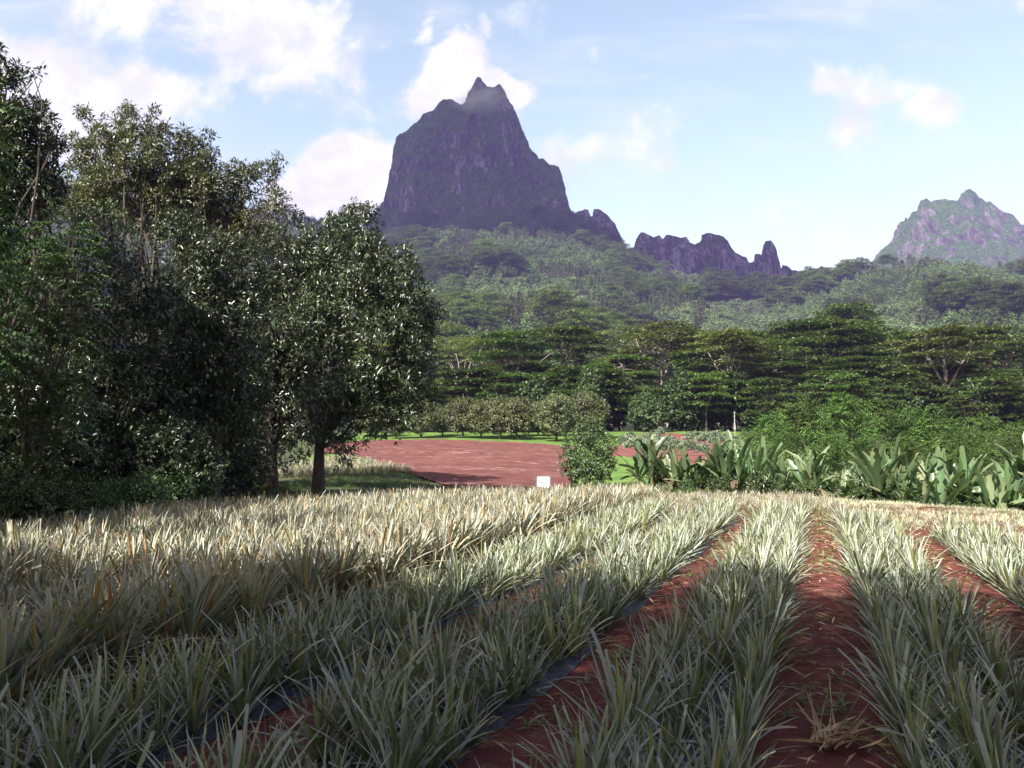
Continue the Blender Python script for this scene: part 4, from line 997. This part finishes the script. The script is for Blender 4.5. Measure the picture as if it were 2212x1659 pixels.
# vegetable plot rows
rs = np.random.default_rng(180)
VG = []
for k in range(3):
    lobes = blob_lobes(rs, 4, .5, .12, .5, (.5, .7), .7); Pq, Dq = lobes_surface(lobes, 60, rs, (.5, 1.05), bottom=.02); V, F = rosettes(Pq, Dq, rs, 5, .22, .12)
    m = mk_mesh('vegetable_plant', V, [F]); m.materials.append(M_VEG); VG.append(m)
q = np.array(PLOT); lo, hi = q.min(0), q.max(0); cnt = 0
for a in np.arange(-40, 60, 2.3):
    for b in np.arange(0, 160, .95):
        x = a + b * .42 + rs.normal(0, .08); y = 50 + b * .9 + rs.normal(0, .08)
        if cnt < 290 and inpoly(np.array(x), np.array(y), PLOT) and fbm(x / 4, y / 7, 5) > .47:
            o = link('vegetable_plant', VG[cnt % 3], None, None, (x, y, float(gz(x, y)) + .03), rs.uniform(0, 6.28), rs.uniform(.8, 1.3)); cnt += 1
            tag(o, 'grey-green vegetable plant in the red soil rows below the dark forest edge', 'vegetable plant', 'vegetable plants in the red plot')
print('veg', cnt)
# thin pole beside the plot
p = hit(1592 * K, 937 * K, 60, 140); mb = MB(); mb.tube([[0, 0, -.2], [0, 0, 2.9]], .05, 8); r_ = root('pole', (p[0], p[1] + 1, p[2]))
link('shaft', mb.mesh('shaft', True), M_POLE, r_); mb = MB(); mb.box((0, 0, 2.98), (.22, .12, .14)); link('cap', mb.mesh('cap'), M_POLE, r_)
tag(r_, 'thin grey pole at the top edge of the vegetable plot', 'pole')

# ------------------------------------------------------------------ forest belt on the valley floor
def umb(seed, H, Rc, npad, leaf, per, mat, bark, **kw):
    rs = np.random.default_rng(seed); w, V, F = pads_tree(rs, H, Rc, npad, leaf, per, **kw); return Tree('umbrella_tree', w, V, F, bark, mat)
UB = [umb(200 + k, 20, 8.5, 36, .62, 180, M_UMB, M_BARKPALE, low=(.60, .52, .5, .62)[k]) for k in range(4)] + [umb(210 + k, 20, 8.5, 32, .62, 170, M_UMBPALE, M_BARKPALE, low=.62) for k in range(2)]
BIG = umb(220, 22, 15.0, 64, .66, 420, M_UMB, M_BARK, low=.52, padr=(.2, .36))
BIG2 = umb(221, 22, 9.0, 24, .70, 190, M_UMB, M_BARK, low=.80)
def put_umb(T_, vx, topv, halfv, Y, lab, H0=20., R0=8.5):
    p = gpt(vx * K, Y, -.2); H = at(vx * K, topv * K, Y)[2] - p[2]; r = halfv * K / FPX * Y
    T_.put(p, vx * .7, (r / R0, r / R0, H / H0), lab, 'tree', 'umbrella-crowned trees of the forest belt')
put_umb(BIG, 1790, 696, 205, 165, 'widest umbrella-crowned tree, dark branched trunk, rising above the forest belt', 22, 15)
put_umb(BIG2, 1832, 660, 78, 235, 'small flat umbrella tree standing above the widest one', 22, 9)
put_umb(UB[4], 1430, 703, 120, 158, 'yellowish umbrella tree with pale pinkish trunks')
put_umb(UB[0], 1590, 724, 135, 150, 'umbrella tree with a fan of pale bare branches below its green top')
put_umb(UB[1], 1235, 708, 110, 165, 'umbrella tree with forked pale trunk above the orchard')
put_umb(UB[5], 1060, 735, 120, 190, 'pale umbrella tree close to the mango tree')
put_umb(UB[2], 2010, 722, 120, 150, 'umbrella tree beside the widest one, toward the pale trunks')
put_umb(UB[3], 2160, 712, 110, 140, 'umbrella tree with a tall pale trunk at the edge of the photo')
put_umb(UB[2], 1340, 770, 90, 146, 'lower umbrella tree between the forked and the yellowish ones')
put_umb(UB[1], 1880, 770, 110, 140, 'lower umbrella tree under the widest one')
put_umb(UB[0], 1690, 790, 100, 138, 'lower umbrella tree beside the fan-branched one')
put_umb(UB[3], 2080, 790, 110, 132, 'lower umbrella tree in front of the pale trunks')
put_umb(UB[0], 1150, 790, 100, 142, 'lower umbrella tree behind the orchard group')
placed = []
rs = np.random.default_rng(230)
for _ in range(4000):
    Y = rs.uniform(128, 262); u = rs.uniform(-.42, .92)
    x = u * Y
    if len(placed) >= 62: break
    if all((x - a) ** 2 + (Y - b) ** 2 > 11.0 ** 2 for a, b in placed):
        placed.append((x, Y)); k = len(placed)
        H = rs.uniform(9, 17) if Y < 170 else rs.uniform(11, 19)
        pale = float(fbm(x / 50, Y / 50, 9)) > .53
        T_ = UB[4 + k % 2] if pale else UB[k % 4]
        T_.put((x, Y, float(gz(x, Y)) - .3), rs.uniform(0, 6.28), (H / 20 * rs.uniform(.9, 1.15), H / 20 * rs.uniform(.9, 1.15), H / 20),
               'pale olive umbrella-crowned tree in the crowded forest belt' if pale else 'deep green umbrella-crowned tree in the crowded forest belt', 'tree', 'pale umbrella trees of the belt' if pale else 'green umbrella trees of the belt')
# understory along the forest edge
UN = []
for sd in (240, 241, 242):
    rs = np.random.default_rng(sd); w, V, F = round_tree(rs, 7, 3.4, 12, 700, 7, .5, .24, 1.6, .06, 0, 1, .14, .15)
    UN.append(Tree('understory_tree', w, V, F, M_BARK, M_UNDER))
UG = []
for sd in (243, 244):
    rs = np.random.default_rng(sd); w, V, F = pads_tree(rs, 8, 4.4, 24, .42, 110, low=.28); UG.append(Tree('understory_tree', w, V, F, M_BARK, M_UMB))
rs = np.random.default_rng(245); vx = 880; k = 0
while vx < 2330:
    Y = rs.uniform(114, 128); p = gpt(vx * K, Y, -.1)
    T_ = UG[k % 2] if k % 3 != 0 else UN[(k // 3) % 3]
    s_ = rs.uniform(.7, 1.25)
    T_.put(p, k * 1.3, s_, 'dark layered understory tree along the foot of the forest belt' if k % 3 != 0 else 'dark round understory tree along the foot of the forest belt', 'tree', 'layered understory trees' if k % 3 != 0 else 'round understory trees')
    vx += rs.uniform(16, 34); k += 1
rs = np.random.default_rng(246); w, V, F = round_tree(rs, 10, 3.3, 16, 1300, 7, .40, .18, 1.6, .06, .55, 1, .15, .1)
CON = Tree('conical_tree', w, V, F, M_BARK, M_UNDER); CON.put(gpt(1275 * K, 117, -.1), 0, 1.0, 'dark conical tree rising behind the orchard near the tall bush', 'tree')
# bare dead tree
rs = np.random.default_rng(250); mb = MB()
mb.tube([[0, 0, -.3], [.2, 0, 4], [.1, 0, 7.5]], [.3, .25, .16], 7)
for e in ([-2.4, 0, 10.8], [1.6, .4, 11.6], [2.6, -.4, 9.6], [-1.2, .5, 12.2], [.4, 0, 11]):
    q = limb([.1, 0, 6.6 + rs.uniform(0, 1)], e, rs, .1); mb.tube(q, np.linspace(.14, .03, len(q)), 5)
    f = limb(q[4], np.array(e) + rs.normal(0, 1.0, 3), rs, .1, 5); mb.tube(f, np.linspace(.06, .02, 5), 4)
tag(link('dead_tree', mb.mesh('dead_tree', True), M_BARKPALE, None, gpt(1000 * K, 132), 0, 1.05), 'bare whitish dead tree among the green crowns above the orchard', 'dead tree')

# ------------------------------------------------------------------ forest on the slopes
rs = np.random.default_rng(260)
SRC = []
def src(V, F, mat): m = mk_mesh('crown', V, [F]); m.materials.append(mat); SRC.append(bpy.data.objects.new('p', m)); return m
for k in range(3):
    w, V, F = pads_tree(rs, 13, 6.5, 26, .66, 70, low=.45, flat=.20); src(V, F, M_FORESTU)              # 0-2 umbrella
for k in range(3):
    lobes = blob_lobes(rs, 8, 4.2, 2.0, 8.2, (.40, .6), .8); Pq, Dq = lobes_surface(lobes, 150, rs, bottom=.2); V, F = rosettes(Pq, Dq, rs, 4, 1.1, .62); src(V, F, M_FOREST)   # 3-5 round
for k in range(2):
    lobes = blob_lobes(rs, 8, 3.6, 1.0, 5.0, (.40, .6), .7); Pq, Dq = lobes_surface(lobes, 150, rs, bottom=.1); V, F = rosettes(Pq, Dq, rs, 4, 1.0, .65); src(V, F, M_VINE)     # 6-7 vines
for k in range(2):
    n = 420; zz = rs.uniform(.05, 1, n) ** .8; a = rs.uniform(0, 6.28, n); r = 3.0 * (1 - zz) ** .7 * rs.uniform(.5, 1, n) + .1
    Pq = np.column_stack([r * np.cos(a), r * np.sin(a), zz * 13]); Dq = unit(np.column_stack([np.cos(a), np.sin(a), rs.normal(.35, .4, n)]))
    V, F = kite_leaves(Pq, Dq, unit(rs.normal(size=(n, 3)) + [0, 0, .6]), rs.uniform(.8, 1.7, n), .5); src(V, F, M_TAN)                                                  # 8-9 feathery pines
n = 90
lobes = blob_lobes(rs, 7, 4.0, 2.0, 7.2, (.40, .6), .8); Pq, Dq = lobes_surface(lobes, 140, rs, bottom=.2); V, F = rosettes(Pq, Dq, rs, 4, 1.0, .6); src(V, F, M_RED)          # 10 russet
N0 = 26000
u = rs.uniform(-.95, 1.0, N0); yr = np.interp(u, PU, YR)
Y = np.sqrt(250 ** 2 + rs.random(N0) * (yr ** 2 - 250 ** 2)); x = u * Y
z = gz(x, Y)
# thin by spacing grid (about 7.5 m)
cell = {}; kp = []
for k in range(N0):
    c = (int(x[k] // 9.6), int(Y[k] // 10.5))
    if c not in cell: cell[c] = 1; kp.append(k)
kp = np.array(kp); x, Y, z, u = x[kp], Y[kp], z[kp], u[kp]
f1 = fbm(x / 75, Y / 110, 21, 3); f2 = fbm(x / 55, Y / 80, 33, 3); f3 = fbm(x / 120, Y / 160, 51, 2)
vpx = (512 + FPX * u) / K; vpy = (446 - FPX * (z - 1.8) / Y) / K
typ = np.where(f1 > .515, rs.integers(0, 3, len(x)), rs.integers(3, 6, len(x)))
typ = np.where((f2 > .66), rs.integers(8, 10, len(x)), typ)
typ = np.where((vpx > 1100) & (vpx < 1560) & (vpy > 625) & (vpy < 735) & (f2 > .52), rs.integers(8, 10, len(x)), typ)
vine = (vpx > 1520) & (vpx < 2020) & (vpy > 655) & (vpy < 745) & (f3 > .36) | ((vpy > 600) & (vpx < 1500) & (f3 > .58))
typ = np.where(vine, rs.integers(6, 8, len(x)), typ)
typ = np.where((rs.random(len(x)) < .008) & (Y < 600), 10, typ)
sc = rs.uniform(.8, 1.3, len(x)) * np.where(typ < 3, 1.65, np.where(typ > 7, 1.15, 1.25))
near = np.where((Y < 420) & (vpx > 850) & (vpx < 2230))[0]; near = near[np.argsort(Y[near])][:180]
KN = {0: ('umbrella-crowned', 'umbrella_tree'), 1: ('round-crowned', 'forest_tree'), 2: ('vine-draped pale green', 'forest_tree'), 3: ('feathery tan-green', 'pine_tree'), 4: ('russet-leaved', 'forest_tree')}
mb = MB(); mb.tube([[0, 0, -1], [.1, 0, 4], [0, .1, 9]], [.3, .24, .12], 6); TRK = mb.mesh('trunk', True); TRK.materials.append(M_BARKPALE)
isn = np.zeros(len(x), bool); isn[near] = True
for k in near:
    ty = int(typ[k]); kd = 0 if ty < 3 else 1 if ty < 6 else 2 if ty < 8 else 3 if ty < 10 else 4
    r_ = root(KN[kd][1], (x[k], Y[k], z[k]), rs.uniform(0, 6.28), sc[k])
    link('trunk', TRK, None, r_); link('crown', SRC[ty].data, None, r_)
    tag(r_, KN[kd][0] + ' tree on the lower forested slope behind the belt', 'tree', KN[kd][0] + ' trees on the lower slope')
q = ~isn
print('forest', q.sum(), len(near))
s3 = np.repeat(sc[q][:, None], 3, 1)
scatter('hillside_forest', np.column_stack([x[q], Y[q], z[q] - .4]), np.column_stack([np.zeros((q.sum(), 2)), rs.uniform(0, 6.28, q.sum())]), s3, typ[q], SRC, 'dense green forest covering the slope below the cliffs', 'forest')

# ------------------------------------------------------------------ air, sky, sun, camera
HZ = 0.00014
mb = MB(); lo = np.array([-2600, -140, -4.0]); hi = np.array([2600, 2700, 860.0]); mb.box((lo + hi) / 2, hi - lo)
m, t = new_mat('haze')
pv = t.node('ShaderNodeVolumePrincipled'); pv.inputs['Color'].default_value = (.46, .40, 1.0, 1); pv.inputs['Density'].default_value = HZ; pv.inputs['Anisotropy'].default_value = .15
out = t.node('ShaderNodeOutputMaterial'); t.l(pv.outputs[0], out.inputs['Volume'])
hz = link('haze', mb.mesh('haze'), m); hz['kind'] = 'stuff'; hz['label'] = 'thin violet haze in the air of the valley'

bm = bmesh.new(); bmesh.ops.create_icosphere(bm, subdivisions=4, radius=1.0)
for v in bm.verts:
    c = v.co; k = .75 + .5 * float(fbm(c.x * 1.7 + 3, c.y * 1.7, c.z * 1.7, 3)); v.co = c * k
me = bpy.data.meshes.new('mist'); bm.to_mesh(me); bm.free()
m, t = new_mat('mist')
tc_ = t.node('ShaderNodeTexCoord'); ln = t.node('ShaderNodeVectorMath', operation='LENGTH'); t.l(tc_.outputs['Object'], ln.inputs[0])
nn = t.noise(tc_.outputs['Object'], 1.6, 5, .6)
dn = t.math('MULTIPLY', t.rng(ln.outputs['Value'], .85, .1), t.rng(nn, .38, .62))
vs = t.node('ShaderNodeVolumeScatter'); vs.inputs['Anisotropy'].default_value = -.35; vs.inputs['Color'].default_value = (.99, .98, 1, 1); t.l(t.math('MULTIPLY', dn, .035), vs.inputs['Density'])
o_ = t.node('ShaderNodeOutputMaterial'); t.l(vs.outputs[0], o_.inputs['Volume'])
mc = at(1040 * K, 212 * K, 1395)
ms_ = link('mist', me, m, None, mc, 0, (85, 42, 36)); ms_['kind'] = 'stuff'; ms_['label'] = 'wisp of white mist clinging to the saddle of the main peak'
def cloud(seed, c, r, label):  # opaque clouds out of view, placed to shade the peak and ridge
    bm = bmesh.new(); bmesh.ops.create_icosphere(bm, subdivisions=6, radius=1.0)
    V = np.array([v.co[:] for v in bm.verts])
    k = .62 + .75 * fbm(V[:, 0] * 2.1 + seed, V[:, 1] * 2.1, V[:, 2] * 2.1, 5)
    for v, q in zip(bm.verts, k): v.co *= q
    me = bpy.data.meshes.new('cloud'); bm.to_mesh(me); bm.free()
    for p in me.polygons: p.use_smooth = True
    o = link('cloud', me, M_CLOUD, None, c, 0, r); o['kind'] = 'stuff'; o['label'] = label
M_CLOUD = noise_mat('cloud_white', [(.3, (.85, .85, .87)), (.7, (.92, .92, .93))], .004, rough=1.0, spec=0)
cloud(3, (-835, 440, 1500), (430, 380, 150), 'unseen high cumulus cloud placed to shade the main peak')
cloud(9, (-330, 330, 1520), (300, 300, 120), 'unseen smaller high cumulus cloud placed to shade the rock ridge')
SUN_AZ = (.58, .81); EL = math.radians(41)
h = math.hypot(*SUN_AZ); dx, dy = SUN_AZ[0] / h, SUN_AZ[1] / h          # light travels this way over the ground
w = bpy.data.worlds.new('World'); SC.world = w; w.use_nodes = True
t = NT(w.node_tree)
tc = t.node('ShaderNodeTexCoord')
sky = t.node('ShaderNodeTexSky', sky_type='NISHITA', sun_disc=False, sun_elevation=EL, sun_rotation=math.atan2(-dx, -dy), altitude=50, air_density=1.0, dust_density=1.2, ozone_density=1.5)
sep = t.node('ShaderNodeSeparateXYZ'); t.l(tc.outputs['Generated'], sep.inputs[0])
dyv = t.math('MAXIMUM', sep.outputs[1], .12)
X_ = t.math('DIVIDE', sep.outputs[0], dyv); Z_ = t.math('DIVIDE', sep.outputs[2], dyv)
cv = t.node('ShaderNodeCombineXYZ'); t.l(X_, cv.inputs[0]); t.l(Z_, cv.inputs[1])
CV = cv.outputs[0]
fine = t.noise(CV, 8.5, 12, .62, .25); big = t.noise(CV, 2.6, 6, .55, .2)
nz = t.math('ADD', t.math('MULTIPLY', fine, .6), t.math('MULTIPLY', big, .4))
def blob(vx, vy, rx, ry, amt=1.0):
    r_ = ray(vx * K, vy * K); cx, cz = r_[0], r_[2]; rx, ry = rx * K / FPX, ry * K / FPX
    a = t.math('POWER', t.math('DIVIDE', t.math('SUBTRACT', X_, cx), rx), 2.0); b = t.math('POWER', t.math('DIVIDE', t.math('SUBTRACT', Z_, cz), ry), 2.0)
    d = t.math('SQRT', t.math('ADD', a, b))
    return t.math('MULTIPLY', t.math('SUBTRACT', 1.0, d, clamp=True), amt)
def group(bs):
    o = blob(*bs[0])
    for b in bs[1:]: o = t.math('MAXIMUM', o, blob(*b))
    return o
soft = group([(540, 60, 420, 230, 1.15), (300, 20, 380, 170, .9), (60, 210, 420, 190, 1.5), (330, 190, 330, 130, 1.1), (620, 140, 120, 90, .7), (1900, 210, 190, 110, 1.0), (1985, 235, 140, 80, 1.0), (1790, 180, 130, 70, .85), (1860, 260, 200, 80, .7), (1230, 330, 130, 80, .9), (760, 100, 60, 40, .6), (1550, 250, 420, 60, .35), (2150, 300, 160, 110, .5)])
dense = group([(740, 390, 190, 130, 1.5), (690, 420, 160, 100, 1.5), (800, 370, 110, 110, 1.4), (985, 130, 120, 150, 1.0), (925, 65, 70, 80, .75), (1050, 200, 130, 110, 1.0), (930, 230, 130, 110, .75), (960, 170, 130, 120, .9)])
ms = t.rng(t.math('ADD', t.math('MULTIPLY', soft, .95), t.math('MULTIPLY_ADD', nz, 4.2, -2.1)), .12, .72)
md = t.rng(t.math('ADD', dense, t.math('MULTIPLY_ADD', nz, 3.6, -1.8)), .22, .55)
wisp = t.noise(t.mapping(CV, (1.2, 6.0, 1), (0, 0, .22)), 2.0, 7, .6, .4)
mw = t.math('MULTIPLY', t.rng(wisp, .46, .75), .45)
mask = t.math('MAXIMUM', t.math('MAXIMUM', t.math('MULTIPLY', ms, .92), md), mw)
front = t.rng(sep.outputs[1], .05, .35)
mask = t.math('MULTIPLY', mask, front)
hor = t.rng(sep.outputs[2], .42, .04)
SK = 0.092
EXPO = 1.6; bright = 1.0 / SK / 2 ** EXPO
shade = t.rng(t.noise(CV, 11, 8, .6), .36, .62, .80, 1.0)
cc = t.mix(1.0, (1.32 * bright, 1.30 * bright, 1.26 * bright), t.mix(0.0, (1, 1, 1), (1, 1, 1)), 'MULTIPLY')
vm = t.node('ShaderNodeVectorMath', operation='SCALE'); t.l(cc, vm.inputs[0]); t.l(shade, vm.inputs['Scale'])
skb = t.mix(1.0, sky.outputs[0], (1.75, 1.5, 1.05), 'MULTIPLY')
skb = t.mix(t.rng(sep.outputs[1], -.15, .3), t.mix(1.0, sky.outputs[0], (1.0, .79, .58), 'MULTIPLY'), skb)  # sky behind the view toned down by hand to set the foreground shade
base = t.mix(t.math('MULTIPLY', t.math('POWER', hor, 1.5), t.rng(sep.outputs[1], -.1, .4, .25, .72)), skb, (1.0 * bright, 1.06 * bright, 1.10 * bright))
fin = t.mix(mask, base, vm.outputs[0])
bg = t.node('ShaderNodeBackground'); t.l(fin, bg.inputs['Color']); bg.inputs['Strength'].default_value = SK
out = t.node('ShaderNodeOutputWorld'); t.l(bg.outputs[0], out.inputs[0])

sd = bpy.data.lights.new('sun', 'SUN'); sd.energy = 5.0; sd.angle = math.radians(.53); sd.color = (1.0, .955, .88)
so = bpy.data.objects.new('sun', sd); COL.objects.link(so)
dirv = Vector((dx * math.cos(EL), dy * math.cos(EL), -math.sin(EL))); so.rotation_euler = dirv.to_track_quat('-Z', 'Y').to_euler()

cam = bpy.data.cameras.new('camera'); cam.sensor_width = 36; cam.lens = 36 * FPX / 1024; cam.clip_end = 20000; cam.clip_start = .05
co = bpy.data.objects.new('camera', cam); COL.objects.link(co); co.location = EYE; co.rotation_euler = (pi / 2 + PITCH, 0, 0)
SC.camera = co
SC.view_settings.view_transform = 'Standard'; SC.view_settings.look = 'None'; SC.view_settings.exposure = EXPO; SC.view_settings.gamma = 1
SC.render.engine = 'CYCLES'
cy = SC.cycles
cy.use_denoising = True; cy.denoiser = 'OPENIMAGEDENOISE'
cy.max_bounces = 6; cy.diffuse_bounces = 3; cy.glossy_bounces = 2; cy.transmission_bounces = 3; cy.volume_bounces = 0; cy.transparent_max_bounces = 4
cy.sample_clamp_indirect = 4
